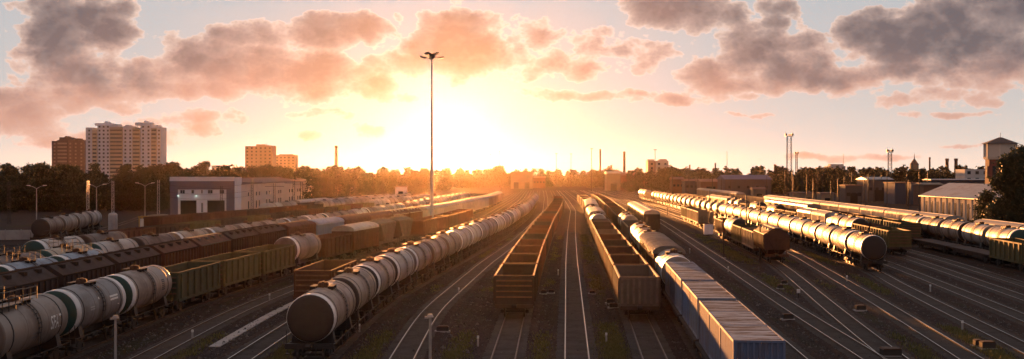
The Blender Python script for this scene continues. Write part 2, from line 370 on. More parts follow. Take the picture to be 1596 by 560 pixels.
def ground_mat(name, base, dark, patch, patch_amt, gravel=7.0, bump=0.5):
    m = bpy.data.materials.new(name); m.use_nodes = True; nt = m.node_tree; L = nt.links
    bs = nt.nodes['Principled BSDF']; tc = nt.nodes.new('ShaderNodeTexCoord')
    def noise(scale, det, st=(1, 1, 1), rough=0.6):
        v = nt.nodes.new('ShaderNodeVectorMath'); v.operation = 'MULTIPLY'; v.inputs[1].default_value = st; L.new(tc.outputs['Object'], v.inputs[0])
        n = nt.nodes.new('ShaderNodeTexNoise'); n.inputs['Scale'].default_value = scale; n.inputs['Detail'].default_value = det; n.inputs['Roughness'].default_value = rough
        L.new(v.outputs[0], n.inputs['Vector']); return n.outputs[0]
    def mr(s, a, b, lo=0, hi=1):
        n = nt.nodes.new('ShaderNodeMapRange'); n.inputs[1].default_value = a; n.inputs[2].default_value = b; n.inputs[3].default_value = lo; n.inputs[4].default_value = hi; L.new(s, n.inputs[0]); return n.outputs[0]
    def mix(f, a, b):
        n = nt.nodes.new('ShaderNodeMix'); n.data_type = 'RGBA'
        for s, v in ((n.inputs[0], f), (n.inputs[6], a), (n.inputs[7], b)):
            if hasattr(v, 'node'): L.new(v, s)
            else: s.default_value = v
        return n.outputs[2]
    c = mix(mr(noise(0.35, 6, (1.0, .25, 1)), .38, .65), (*base, 1), (*dark, 1))
    vo = nt.nodes.new('ShaderNodeTexVoronoi'); vo.inputs['Scale'].default_value = gravel; L.new(tc.outputs['Object'], vo.inputs['Vector'])
    c = mix(mr(noise(1.3, 5, (1, .5, 1)), .45, .75, 0, .8), c, (base[0] * 2.1, base[1] * 2.0, base[2] * 2.05, 1))
    c = mix(mr(noise(0.09, 4, (1, .35, 1)), .5, .62, 0, .75), c, (dark[0] * .8, dark[1] * .8, dark[2] * .8, 1))
    c = mix(mr(vo.outputs['Color'], 0, 1, 0, .7), c, (base[0] * 2.0, base[1] * 1.9, base[2] * 1.9, 1))
    pm = mr(noise(0.16, 5, (1.0, .16, 1)), .53, .66, 0, patch_amt)
    c = mix(pm, c, (*patch, 1))
    L.new(c, bs.inputs['Base Color']); bs.inputs['Roughness'].default_value = 0.9; bs.inputs['Specular IOR Level'].default_value = 0.05
    bp = nt.nodes.new('ShaderNodeBump'); bp.inputs['Strength'].default_value = bump; bp.inputs['Distance'].default_value = 0.06
    L.new(vo.outputs['Distance'], bp.inputs['Height']); L.new(bp.outputs[0], bs.inputs['Normal'])
    return m
yard_m = ground_mat('yard_ground', (0.031, 0.021, 0.0185), (0.0135, 0.009, 0.008), (0.040, 0.037, 0.012), 0.7)
ballast_m = ground_mat('ballast', (0.039, 0.026, 0.022), (0.0175, 0.011, 0.009), (0.03, 0.017, 0.010), 0.4, 9.0, 0.7)

# ------------------------------------------------------------------ ground and tracks
g = MB()
xs = [-2400, -600, -120, 0, 120, 600, 2400]; ys = [-300, 0, 60, 120, 250, 600, 1500, 4000]
for i in range(len(xs) - 1):
    for j in range(len(ys) - 1):
        g.add([(xs[i], ys[j], 0), (xs[i + 1], ys[j], 0), (xs[i + 1], ys[j + 1], 0), (xs[i], ys[j + 1], 0)], [(0, 1, 2, 3)])
tag(part('yard_ground', g, yard_m, None), kind='structure')

PATHS = {  # (distance Y, lateral X) of each track centre line
    'T8': [(230, -73), (300, -60), (360, -52), (450, -42), (700, -22)],
    'T0': [(150, -70), (190, -74.5), (204, -76), (250, -82.5), (300, -91), (345, -100)],
    'T7': [(120, -74), (200, -69.5), (237, -66), (272, -58.5), (330, -50), (450, -36), (700, -16)],
    'T6': [(110, -63), (150, -58.5), (189, -55), (227, -50.2), (260, -46.5), (320, -41), (450, -28), (700, -11)],
    'T5': [(80, -56), (110, -55), (140, -52.8), (161, -50.6), (190, -46), (227, -42.5), (260, -38.5), (320, -33), (450, -22), (700, -8)],
    'T4': [(60, -47), (90, -46.8), (118, -45.7), (140, -44.3), (167, -41.6), (190, -39), (212, -36.6), (248, -32.6), (320, -27), (450, -17.5), (700, -5)],
    'T3': [(60, -42.5), (97, -41.6), (125, -40.9), (150, -39.6), (190, -35), (231, -28.6), (300, -20.5), (450, -11), (700, -1)],
    'T2': [(60, -36.6), (97, -36.2), (130, -35.5), (150, -34.8), (173, -33.2), (194, -30.6), (231, -24.2), (247, -21.6), (300, -15), (400, -8), (553, -2), (700, 2)],
    'T1': [(45, -28.6), (60, -28.8), (80, -29.2), (105, -29.2), (119, -28.5), (148, -26.2), (180, -21.8), (224, -15.2), (264, -11.6), (337, -7), (553, 1.2), (800, 7)],
    'S1': [(45, -22.6), (79.6, -23.4), (108.6, -23.5), (128, -22.4), (150, -20.5), (180, -16.3), (224, -10.8), (264, -7.4), (337, -2.8), (553, 4.4), (800, 10)],
    'S2': [(45, -17.2), (79.6, -17.2), (113, -16.8), (150, -13.8), (180, -11), (224, -6.6), (264, -3.6), (337, 0.6), (553, 7.6), (800, 13)],
    'C': [(45, -12.2), (78, -12.5), (108, -12.2), (130, -10.7), (159, -8.1), (200, -4.7), (231, -1.8), (321, 3.6), (476, 9), (553, 11), (800, 17)],
    'F': [(45, -6.6), (79.6, -7), (107, -7), (164, -3.4), (213, .6), (290, 5.2), (375, 9.9), (553, 14.9), (684, 18), (800, 20.5)],
    'D': [(45, -1.8), (79.6, -.57), (101, .13), (143, 1.9), (227, 6), (287, 9.3), (389, 14.4), (553, 19), (800, 25)],
    'E': [(45, 2.6), (79.6, 4.1), (109.6, 5.4), (170, 8), (253, 11.9), (387, 18.7), (528, 22.8), (800, 29)],
    'G': [(45, 7.4), (79.6, 9), (99.4, 10.1), (212, 14.9), (290, 18.4), (369, 22.6), (448, 25), (568, 28), (800, 33)],
    'H': [(40, 10.5), (59, 11.6), (80, 12.9), (121, 15.3), (160, 17.4), (192, 19.2), (298, 24.4), (419, 30), (584, 34), (800, 38)],
    'I': [(45, 15.6), (79.6, 17.9), (160, 22.2), (240, 26.6), (306, 30), (450, 36), (584, 40), (800, 44)],
    'J': [(45, 21), (79.6, 22.9), (109.65, 24.3), (153, 26.9), (280, 34.4), (400, 40.4), (584, 45), (800, 49)],
    'K': [(45, 20.9), (62, 22.4), (79.6, 24.2), (109.6, 27.7), (152, 33), (170, 34.8), (277, 41.2), (400, 46), (584, 50), (800, 54)],
    'L0': [(45, 24.4), (79.6, 29), (109.65, 32.7), (176, 40.2), (195, 42), (280, 46.2), (400, 50), (584, 54), (800, 58)],
    'L': [(45, 29), (85, 34.5), (110, 37.5), (134, 40.6), (153, 43.6), (200, 47), (240, 49), (280, 50.6), (364, 53.2), (440, 55), (528, 57), (800, 62)],
    'M1': [(60, 36), (109.65, 42.4), (158, 48), (200, 51.8), (280, 55.4), (440, 59.4), (584, 61.6), (800, 66)],
    'M2': [(60, 41), (118.6, 48), (170, 54), (184, 55.4), (240, 59.2), (300, 61.6), (389, 64), (584, 66.5), (800, 70)],
    'M3': [(60, 46), (132, 53.5), (172, 58.2), (240, 63.2), (300, 65.6), (400, 68.6), (584, 71), (800, 74)],
    'P': [(60, 52), (130, 59.4), (153, 61.3), (172, 62.7), (221, 66), (300, 69.5), (400, 73), (584, 76), (800, 79)],
    'N': [(60, 58), (130, 64), (166, 66.8), (177, 67.6), (205, 69.6), (221, 70.4), (300, 73.6), (400, 77), (584, 80.5), (800, 84)],
    'O': [(60, 63), (130, 69), (166, 71.4), (189, 72.8), (247, 75.6), (300, 77.8), (400, 81), (560, 85), (800, 90)],
}
_p = {}
def path(k):
    if k in _p: return _p[k]
    pts = PATHS[k]; y0, y1 = pts[0][0], pts[-1][0]
    Y = np.arange(y0, y1 + .01, 1.0); X = np.interp(Y, [p[0] for p in pts], [p[1] for p in pts])
    w = 14; ker = np.hanning(2 * w + 3)[1:-1]; ker /= ker.sum()
    for _ in range(2):
        lo = X[0] - (X[1] - X[0]) * np.arange(w, 0, -1); hi = X[-1] + (X[-1] - X[-2]) * np.arange(1, w + 1)
        X = np.convolve(np.concatenate([lo, X, hi]), ker, 'valid')
    S = np.concatenate([[0], np.cumsum(np.hypot(np.diff(X), np.diff(Y)))])
    _p[k] = (X, Y, S); return _p[k]
def at_s(k, s):
    X, Y, S = path(k); return float(np.interp(s, S, X)), float(np.interp(s, S, Y))
def s_at_y(k, y):
    X, Y, S = path(k); return float(np.interp(y, Y, S))
def x_at(k, y):
    X, Y, S = path(k); return float(np.interp(y, Y, X))

TRACK_DZ = {}
for i, k in enumerate(PATHS):
    dz = 0.0016 * (i % 9); TRACK_DZ[k] = dz
    X, Y, S = path(k)
    step = 3; idx = list(range(0, len(Y), step))
    x = X[idx]; y = Y[idx]; tx = np.gradient(x); ty = np.gradient(y); n = np.hypot(tx, ty); nx, ny = ty / n, -tx / n
    root = tag(link('railway_track', None, None, (float(x[0]), float(y[0]), 0)), kind='structure')
    ox, oy = float(x[0]), float(y[0])
    bb = MB(); cs = [(-2.1, -.02), (-1.55, .07 + dz), (1.55, .07 + dz), (2.1, -.02)]
    vs = [(x[j] + o * nx[j] - ox, y[j] + o * ny[j] - oy, z) for j in range(len(x)) for o, z in cs]
    bb.add(vs, [(j * 4 + a, j * 4 + a + 1, j * 4 + 5 + a, j * 4 + 4 + a) for j in range(len(x) - 1) for a in range(3)])
    part('ballast_bed', bb, ballast_m, root)
    ysl = min(float(Y[-1]), 250.0)
    sl = MB(); s = max(0.0, s_at_y(k, 50) if Y[0] < 50 else 0.0); s1 = s_at_y(k, ysl)
    while s < s1:
        cx_, cy_ = at_s(k, s); px_, py_ = at_s(k, s + .5); a = math.atan2(px_ - cx_, py_ - cy_); ca, sa = math.cos(a), math.sin(a)
        def q(u, v, z): return (cx_ + u * ca + v * sa - ox, cy_ - u * sa + v * ca - oy, z)
        z0, z1 = .05, .105 + dz; u, v = 1.35 + rnd.uniform(-.04, .04), .125
        sl.add([q(-u, -v, z0), q(u, -v, z0), q(u, v, z0), q(-u, v, z0), q(-u, -v, z1), q(u, -v, z1), q(u, v, z1), q(-u, v, z1)],
               [(4, 5, 6, 7), (0, 1, 5, 4), (1, 2, 6, 5), (2, 3, 7, 6), (3, 0, 4, 7)])
        s += 0.56
    tag(part('sleepers', sl, sleeper_m, root), kind='stuff')
    for sd in (-1, 1):
        rb = MB(); o0 = sd * 0.76; prof = [(-.065, .09), (-.065, .115), (-.012, .125), (-.012, .165), (-.038, .17), (-.038, .198), (.038, .198), (.038, .17), (.012, .165), (.012, .125), (.065, .115), (.065, .09)]
        np_ = len(prof)
        vs = [(x[j] + (o0 + o) * nx[j] - ox, y[j] + (o0 + o) * ny[j] - oy, z + dz) for j in range(len(x)) for o, z in prof]
        for a in range(np_ - 1):
            rb.f += [[j * np_ + a, j * np_ + a + 1, (j + 1) * np_ + a + 1, (j + 1) * np_ + a] for j in range(len(x) - 1)]
            rb.m += [1 if a == 5 else 0] * (len(x) - 1); rb.sm += [False] * (len(x) - 1)
        rb.v = vs
        part('rail', rb, [rail_side, rail_head if k in ('S1', 'S2', 'F', 'E', 'J', 'K', 'L0', 'L', 'M1', 'M2', 'M3', 'I') else rail_dull], root)

# ------------------------------------------------------------------ wagons
def mb_bogie(full=True):
    b = MB()
    for sd in (-1, 1):
        x = sd * 1.02
        b.prism_x([(-1.15, .62), (-1.15, .42), (-.75, .40), (-.45, .30), (.45, .30), (.75, .40), (1.15, .42), (1.15, .62), (.5, .82), (-.5, .82)], x - .07, x + .07)
        b.box(x - .11, x + .11, -.28, .28, .36, .76)
        for yy in (-.925, .925): b.box(x - .13, x + .13, yy - .16, yy + .16, .36, .6)
    b.box(-1.0, 1.0, -.22, .22, .6, .86)
    for yy in (-.925, .925): b.rod((-.9, yy, .475), (.9, yy, .475), .08, 6)
    if not full:
        for yy in (-.925, .925):
            for sd in (-1, 1): b.wheel(sd * .79, yy, .475, .13, 12)
    return b
def mb_wheel():
    b = MB(); n = 18
    for xx, r in ((0, .475),):
        b.wheel(0, 0, .475, .12, n); b.box(-.075, -.06, -.12, .12, .355, .595); b.box(.06, .075, -.12, .12, .355, .595)
    return b
def mb_coupler():
    b = MB(); b.box(-.12, .12, -.55, .05, .93, 1.14)
    b.prism_x([(.05, .88), (.05, 1.2), (.30, 1.22), (.42, 1.1), (.36, .9)], -.2, .2)
    b.rod((.42, 0, .95), (.42, .18, .55), .03, 5); b.rod((-.42, 0, .95), (-.42, .18, .55), .03, 5)
    return b

def add_running_gear(root, half, bog, lod):
    for sd in (-1, 1):
        if lod == 0:
            bo = link('bogie', cached('bogie', lambda: mb_bogie(True), steel_dark), root, (0, sd * bog, 0))
            for yy in (-.925, .925):
                for s2 in (-1, 1): link('wheel', cached('wheel', mb_wheel, wheel_m), bo, (s2 * .79, yy, 0))
            c = link('coupler', cached('coupler', mb_coupler, steel_dark), root, (0, sd * (half - .42), 0), 0 if sd > 0 else math.pi)
        else:
            link('bogie', cached('bogie_simple', lambda: mb_bogie(False), steel_dark), root, (0, sd * bog, 0))

def far_gear(b, half, bog):
    for sd in (-1, 1):
        for s2 in (-1, 1):
            b.box(s2 * .95, s2 * 1.1, sd * bog - 1.3, sd * bog + 1.3, .3, .75)
            for yy in (-.925, .925): b.wheel(s2 * .79, sd * bog + yy, .475, .13, 8)
    b.box(-.2, .2, -half, half, .85, 1.15)

# --- tank wagon
TR, TZ = 1.5, 2.74
CAPP = [(0, 1.5), (.10, 1.485), (.20, 1.42), (.28, 1.28), (.35, 1.0), (.40, .6), (.42, .0)]
def mb_barrel(): return MB().lathe_y([(-5.0, TR), (-2.5, TR), (0, TR), (2.5, TR), (5.0, TR)], TZ, 32)
def mb_cap(): return MB().lathe_y(CAPP, TZ, 32)
def mb_capband(): return MB().lathe_y([(-.62, TR + .001), (-.62, TR + .008), (.0, TR + .008), (.10, TR - .008), (.165, 1.462)], TZ, 32)
def mb_hoop(): return MB().lathe_y([(-.07, TR), (-.07, TR + .022), (.07, TR + .022), (.07, TR)], TZ, 32)
def mb_seam(): return MB().lathe_y([(-.025, TR), (-.012, TR + .01), (.012, TR + .01), (.025, TR)], TZ, 32)
def mb_dome():
    b = MB(); z = TZ + TR
    n = 14
    for r, z0, z1 in ((.36, z - .05, z + .24), (.30, z + .24, z + .31)):
        vs = [(r * math.cos(2 * math.pi * i / n), r * math.sin(2 * math.pi * i / n), zz) for zz in (z0, z1) for i in range(n)]
        b.add(vs, [(i, (i + 1) % n, n + (i + 1) % n, n + i) for i in range(n)], 0, True); b.add(vs, [list(range(n, 2 * n))])
    b.box(-.14, .14, .55, .85, z - .04, z + .22); b.rod((.05, -.65, z - .05), (.05, -.65, z + .25), .09, 8); b.box(-.05, .05, -.36, .36, z + .31, z + .36)
    return b
def mb_walk(rail=False):
    b = MB(); z = TZ + TR + .06
    for sd in (-1, 1):
        for i in range(4): b.box(sd * (.42 + i * .1) - .032, sd * (.42 + i * .1) + .032, -.8 - .35 * rail, .8 + .35 * rail, z, z + .03)
        for yy in (-.7, 0, .7): b.box(sd * .4, sd * .76, yy - .03, yy + .03, z - .2, z)
        if rail:
            for yy in (-1.12, 0, 1.12): b.rod((sd * .97, yy, z), (sd * .97, yy, z + .75), .024, 5)
            for zz in (.38, .75): b.rod((sd * .97, -1.14, z + zz), (sd * .97, 1.14, z + zz), .024, 5)
    if rail:
        for yy in (-1.14, 1.14):
            for zz in (.75,): b.rod((-.97, yy, z + zz), (.97, yy, z + zz), .022, 5)
    return b
def mb_longwalk():   # long side platform with railing on the top, as on the lettered wagon
    b = mb_walk(True); z = TZ + TR + .06
    b.box(.30, 1.0, -4.2, -1.2, z - .02, z + .03); b.box(-.3, -1.0, -4.2, -1.2, z - .02, z + .03)
    for yy in (-4.15, -3.2, -2.2): b.rod((.97, yy, z - .3), (.97, yy, z + .8), .028, 5); b.rod((-.97, yy, z), (-.97, yy, z + .8), .028, 5)
    for zz in (.4, .8): b.rod((.97, -4.15, z + zz), (.97, -1.1, z + zz), .028, 5); b.rod((-.97, -4.15, z + zz), (-.97, -1.1, z + zz), .028, 5)
    return b
def mb_ladder():
    b = MB(); r = TR + .09
    for i in range(11):
        t = R(62 - i * 10.5) if i < 8 else None
        if t is None: break
        x, z = r * math.cos(t), TZ + r * math.sin(t)
        b.box(x - .045, x + .045, -.22, .22, z - .018, z + .018)
    pts = [(r * math.cos(R(a)), TZ + r * math.sin(R(a))) for a in range(66, -16, -9)]
    for yy in (-.22, .22):
        for (x0, z0), (x1, z1) in zip(pts[:-1], pts[1:]): b.rod((x0, yy, z0), (x1, yy, z1), .02, 4)
        b.rod((pts[-1][0], yy, pts[-1][1]), (1.5, yy, 1.1), .02, 4)
    return b
def mb_tankframe():
    b = MB()
    b.box(-.25, .25, -5.55, 5.55, .88, 1.22)
    for sd in (-1, 1):
        b.box(-1.5, 1.5, sd * 5.40, sd * 5.60, .90, 1.24); b.box(-1.42, 1.42, sd * 3.5, sd * 4.3, 1.0, 1.16)
        b.prism_y([(-1.35, 1.16), (1.35, 1.16), (1.2, 1.95), (.8, 1.60), (0, 1.36), (-.8, 1.60), (-1.2, 1.95)], sd * 3.55, sd * 4.25)
        b.rod((1.42, sd * 5.5, .95), (1.42, sd * 5.5, 2.05), .025, 5); b.rod((-1.42, sd * 5.5, .95), (-1.42, sd * 5.5, 2.05), .025, 5)
        b.box(1.30, 1.5, sd * 5.1, sd * 5.45, .55, .60); b.box(-1.30, -1.5, sd * 5.1, sd * 5.45, .55, .60)
        b.rod((sd * 1.45, -5.4, 1.15), (sd * 1.45, 5.4, 1.15), .035, 5)
    b.rod((0, -.25, .9), (0, -.25, 1.35), .16, 8); b.box(-.5, .5, .8, 1.9, .55, .85); b.rod((.0, -2.2, .72), (0, -1.1, .72), .19, 8)
    return b
def mb_tankfar():
    b = MB(); prof = [(-5.42, 0), (-5.4, .6), (-5.28, 1.28), (-5.0, TR), (5.0, TR), (5.28, 1.28), (5.4, .6), (5.42, 0)]
    return b.lathe_y(prof, TZ, 20)
def mb_tankfarframe():
    b = MB(); far_gear(b, 5.9, 3.9); b.box(-1.4, 1.4, -5.6, -5.4, .9, 1.24); b.box(-1.4, 1.4, 5.4, 5.6, .9, 1.24)
    for sd in (-1, 1): b.box(-1.2, 1.2, sd * 3.6, sd * 4.2, 1.1, 1.6)
    return b
def mb_fartop():
    b = MB(); z = TZ + TR; b.box(-.35, .35, -.35, .35, z - .05, z + .3); b.box(-.95, .95, -1.1, 1.1, z + .05, z + .09); return b

def tank(root, style, lod):
    colr, band, cap, extra = style
    m = TANK[colr]; capm = {'g': GREEN_END, 's': m, 'd': TANK['dark'], 'b': TANK['brown']}[cap]
    if lod >= 2:
        setmat(link('barrel', cached('tank_far', mb_tankfar, m), root), m)
        link('underframe', cached('tank_far_frame', mb_tankfarframe, steel_dark), root)
        link('hatch', cached('tank_far_top', mb_fartop, steel_dark), root)
        if band: setmat(link('end_band', cached('capband', mb_capband, white_p), root, (0, -5.0, 0), math.pi), TANK['white'])
        return
    setmat(link('barrel', cached('barrel', mb_barrel, m), root), m)
    for sd in (-1, 1):
        setmat(link('end_cap', cached('cap', mb_cap, m), root, (0, sd * 5.0, 0), 0 if sd > 0 else math.pi), capm)
        if band == 2 or (band == 1 and sd < 0):
            link('end_band', cached('capband', mb_capband, white_p), root, (0, sd * 5.0, 0), 0 if sd > 0 else math.pi)
        link('hoop', cached('hoop', mb_hoop, steel_dark), root, (0, sd * 3.9, 0))
    setmat(link('hatch', cached('dome', mb_dome, steel_dark), root), rust_p if extra != 'p' else steel_dark)
    if extra == 'sfat': link('walkway', cached('longwalk', mb_longwalk, black_p), root)
    elif extra == 'r': link('walkway', cached('walkrail', lambda: mb_walk(True), steel_dark), root)
    else: link('walkway', cached('walk', lambda: mb_walk(False), steel_dark), root)
    link('underframe', cached('tankframe', mb_tankframe, steel_dark), root)
    if lod == 0:
        for sd in (-1, 1):
            link('ladder', cached('ladder', mb_ladder, steel_dark), root, (0, 0, 0), 0 if sd > 0 else math.pi)
        for yy in (-1.7, 1.7): setmat(link('weld_seam', cached('seam', mb_seam, m), root, (0, yy, 0)), m)
    add_running_gear(root, 6.01, 3.9, lod)

# --- open gondola
GW, GZ0, GZ1, GH = 1.54, 1.22, 3.46, 6.35
def mb_gside():
    b = MB(); b.box(-.035, .035, -GH, GH, GZ0 - .1, GZ1); b.box(-.06, .075, -GH, GH, GZ1 - .14, GZ1 + .02); b.box(-.02, .10, -GH, GH, GZ0 - .16, GZ0 + .1); return b
def mb_grib(): return MB().prism_x([(-.14, GZ0 + .1), (.14, GZ0 + .1), (.11, GZ1 - .14), (-.11, GZ1 - .14)], .035, .17)
def mb_gend(kind):
    b = MB(); b.box(-GW + .04, GW - .04, -.035, .035, GZ0 - .1, GZ1); b.box(-GW + .04, GW - .04, -.07, .06, GZ1 - .14, GZ1 + .02); b.box(-GW, GW, -.1, .02, GZ0 - .2, GZ0 + .1)
    if kind == 'v':
        for i in range(7): x = -1.38 + i * .46; b.prism_x([(-.17, GZ0 + .1), (-.03, GZ0 + .1), (-.03, GZ1 - .14), (-.14, GZ1 - .14)], x - .11, x + .11)
    else:
        for z in (1.75, 2.2, 2.65, 3.05): b.box(-GW + .06, GW - .06, -.15, -.03, z - .075, z + .075)
        for x in (-1.46, 1.46): b.box(x - .07, x + .07, -.12, -.03, GZ0, GZ1 - .14)
    return b
shading_tint_rib = paint('shading_tint_rib', (0.19, 0.145, 0.125), 0.75, 0, 0.6, (0.07, 0.045, 0.035), 2.0, spec=.15)  # paler colour paints in the light and shade contrast of the end ribs
shading_tint_brown = paint('shading_tint_brown_rib', (0.19, 0.10, 0.07), 0.75, 0, 0.6, (0.07, 0.04, 0.03), 2.0, spec=.15)  # same painted-in rib shading, in brown
def mb_erib(kind, i):
    if kind == 'v':
        x = -1.38 + i * .46; return MB().box(x - .085, x + .085, -.20, -.145, GZ0 + .15, GZ1 - .17)
    z = (1.75, 2.2, 2.65, 3.05)[i]; return MB().box(-GW + .1, GW - .1, -.175, -.152, z - .05, z + .05)
def mb_gfloor():
    b = MB(); b.box(-GW + .04, GW - .04, -GH + .04, GH - .04, GZ0 - .08, GZ0); b.box(-.28, .28, -6.5, 6.5, .82, GZ0 - .08)
    for yy in (-3.2, -1.1, 1.1, 3.2): b.box(-1.4, 1.4, yy - .1, yy + .1, .98, GZ0 - .08)
    b.box(-1.52, 1.52, -6.62, -6.40, .86, 1.18); b.box(-1.52, 1.52, 6.40, 6.62, .86, 1.18)
    b.box(.6, 1.0, -.9, .3, .5, .85); b.rod((-.6, -1.2, .7), (-.6, .2, .7), .2, 8)
    return b
def mb_gfar():
    b = MB()
    for sd in (-1, 1):
        b.box(sd * (GW - .04), sd * (GW + .04), -GH, GH, GZ0 - .1, GZ1); b.box(-GW + .04, GW - .04, sd * (GH - .06), sd * GH, GZ0 - .1, GZ1)
        for i in range(7): y = -5.6 + i * 5.6 / 3; b.box(sd * (GW + .04), sd * (GW + .19), y - .15, y + .15, GZ0, GZ1 - .1)
        b.box(sd * (GW - .06), sd * (GW + .09), -GH, GH, GZ1 - .1, GZ1 + .02)
    b.box(-GW + .04, GW - .04, -GH + .06, GH - .06, GZ0 - .1, GZ0)
    return b
def mb_gfarframe(): b = MB(); far_gear(b, 6.8, 4.33); return b
ind = paint('wagon_inside', (0.075, 0.045, 0.032), 0.8, 0, 0.5, (0.03, 0.02, 0.015), 1.2)
def gondola(root, style, lod):
    colr, endk = style; m = BODY[colr]
    if lod >= 2:
        setmat(link('body', cached('g_far', mb_gfar, m), root), m); link('underframe', cached('g_farframe', mb_gfarframe, steel_dark), root); return
    for sd in (-1, 1):
        setmat(link('side_wall', cached('g_side', mb_gside, m), root, (sd * GW, 0, 0), 0 if sd > 0 else math.pi), m)
        ew = setmat(link('end_wall', cached('g_end' + endk, lambda: mb_gend(endk), m), root, (0, sd * GH, 0), 0 if sd < 0 else math.pi), m)
        if lod == 0 and sd < 0:
            for i in range(7 if endk == 'v' else 4): link('end_rib', cached('g_erib%s%d' % (endk, i), lambda: mb_erib(endk, i), shading_tint_rib if endk == 'v' else shading_tint_brown), ew)  # lighter strips over the ribs put their shading into the colour
        for i in range(7):
            setmat(link('rib', cached('g_rib', mb_grib, m), root, (sd * GW, -5.6 + i * 5.6 / 3, 0), 0 if sd > 0 else math.pi), m)
    link('floor', cached('g_floor', mb_gfloor, ind), root)
    add_running_gear(root, 6.96, 4.33, lod)

# --- covered hopper with pitched roof
HP = [(-1.58, 1.75), (1.58, 1.75), (1.58, 3.75), (.42, 4.52), (-.42, 4.52), (-1.58, 3.75)]
HH = 6.0
def mb_hbody():
    b = MB()
    n = len(HP); y0, y1 = -HH, HH
    b.prism_y(HP, y0, y1)
    for yc in (-3.7, 0, 3.7):
        b.add([(-1.3, yc - 1.5, 1.75), (1.3, yc - 1.5, 1.75), (1.3, yc + 1.5, 1.75), (-1.3, yc + 1.5, 1.75), (-.7, yc - .4, .75), (.7, yc - .4, .75), (.7, yc + .4, .75), (-.7, yc + .4, .75)],
              [(0, 1, 5, 4), (1, 2, 6, 5), (2, 3, 7, 6), (3, 0, 4, 7), (4, 5, 6, 7)])
    b.box(-.25, .25, -6.3, 6.3, .85, 1.2); b.box(-1.5, 1.5, -6.35, -6.15, .88, 1.2); b.box(-1.5, 1.5, 6.15, 6.35, .88, 1.2)
    for sd in (-1, 1):
        b.rod((1.2, sd * 6.2, 1.1), (1.2, sd * 6.05, 1.9), .06, 5); b.rod((-1.2, sd * 6.2, 1.1), (-1.2, sd * 6.05, 1.9), .06, 5)
        b.rod((0, sd * 6.2, 1.1), (.9, sd * 6.02, 3.0), .05, 5); b.rod((0, sd * 6.2, 1.1), (-.9, sd * 6.02, 3.0), .05, 5)
        b.box(-1.58, 1.58, sd * 6.0, sd * 6.06, 3.05, 3.2)
    return b
def mb_hrib(): return MB().box(0, .13, -.06, .06, 1.75, 3.69)
def mb_hroof():
    b = MB()
    b.box(-.30, .30, -HH - .1, HH + .1, 4.53, 4.58)
    for yc in (-4.2, -1.4, 1.4, 4.2):
        b.box(.34, .92, yc - .3, yc + .3, 4.22, 4.50); b.box(-.92, -.34, yc - .3, yc + .3, 4.22, 4.50)
    b.box(1.52, 1.64, -HH, HH, 3.70, 3.80); b.box(-1.64, -1.52, -HH, HH, 3.70, 3.80)
    return b
grating = paint('roof_grating', (0.05, 0.036, 0.03), 0.95, 0, 0.5, spec=0.0)
def hopper(root, style, lod):
    colr, roofm = style; m = BODY[colr]
    if roofm in (BODY['dark'], BODY['brown']): roofm = grating
    setmat(link('body', cached('h_body', mb_hbody, m), root), m)
    setmat(link('roof_walkway', cached('h_roof', mb_hroof, roof_grey), root), roofm or m)
    if lod < 2:
        for sd in (-1, 1):
            for i in range(11): setmat(link('rib', cached('h_rib', mb_hrib, m), root, (sd * 1.58, -5.5 + i * 1.1, 0), 0 if sd > 0 else math.pi), m)
        add_running_gear(root, 6.6, 4.4, lod)
    else: link('underframe', cached('g_farframe', mb_gfarframe, steel_dark), root)

# --- boxcar / covered wagon / refrigerator wagon with arched roof
def arch(w, z0, zt, rise, n=10):
    p = [(-w, z0), (w, z0)]
    for i in range(n + 1):
        t = i / n * math.pi; p.append((w * math.cos(t), zt + rise * math.sin(t) ** .8 if 0 < t < math.pi else zt))
    return p
def mb_boxbody(h): return MB().box(-1.55, 1.55, -h, h, 1.15, 3.72).box(-.28, .28, -h - .4, h + .4, .82, 1.14).box(-1.5, 1.5, -h - .12, -h - .002, .86, 1.2).box(-1.5, 1.5, h + .002, h + .12, .86, 1.2)
def mb_boxroof(h, ribs):
    b = MB(); pr = arch(1.60, 3.725, 3.76, .72)
    b.prism_y(pr, -h - .05, h + .05)
    if ribs:
        nr = int(2 * h / .9)
        for i in range(nr + 1):
            y = -h + 2 * h * i / nr; b.prism_y(arch(1.63, 3.74, 3.78, .745), y - .05, y + .05)
    else: b.box(-.25, .25, -h, h, 4.47, 4.53)
    return b
def mb_boxdoor():
    b = MB(); b.box(0, .07, -1.1, 1.1, 1.2, 3.6)
    for y in (-1.05, 0, 1.05): b.box(.07, .11, y - .05, y + .05, 1.2, 3.6)
    b.box(.07, .10, -1.1, 1.1, 2.3, 2.42); b.box(.0, .12, -2.4, 2.4, 3.58, 3.68)
    return b
def mb_boxrib(): return MB().box(0, .055, -.05, .05, 1.2, 3.6)
def boxcar(root, style, lod, h=6.9):
    colr, roofm, ribs = style; m = BODY[colr]
    setmat(link('body', cached('b_body%g' % h, lambda: mb_boxbody(h), m), root), m)
    setmat(link('roof', cached('b_roof%g%d' % (h, ribs), lambda: mb_boxroof(h, ribs), roof_grey), root), roofm)
    for sd in (-1, 1):
        setmat(link('door', cached('b_door', mb_boxdoor, m), root, (sd * 1.55, 0, 0), 0 if sd > 0 else math.pi), m)
        if lod < 2:
            k = int((h - 1.5) / 1.05)
            for i in range(k):
                for s2 in (-1, 1): setmat(link('rib', cached('b_rib', mb_boxrib, m), root, (sd * 1.55, s2 * (1.75 + i * 1.05), 0), 0 if sd > 0 else math.pi), m)
    if lod < 2: add_running_gear(root, h + .5, h - 2.2, lod)
    else: link('underframe', cached('g_farframe', mb_gfarframe, steel_dark), root)

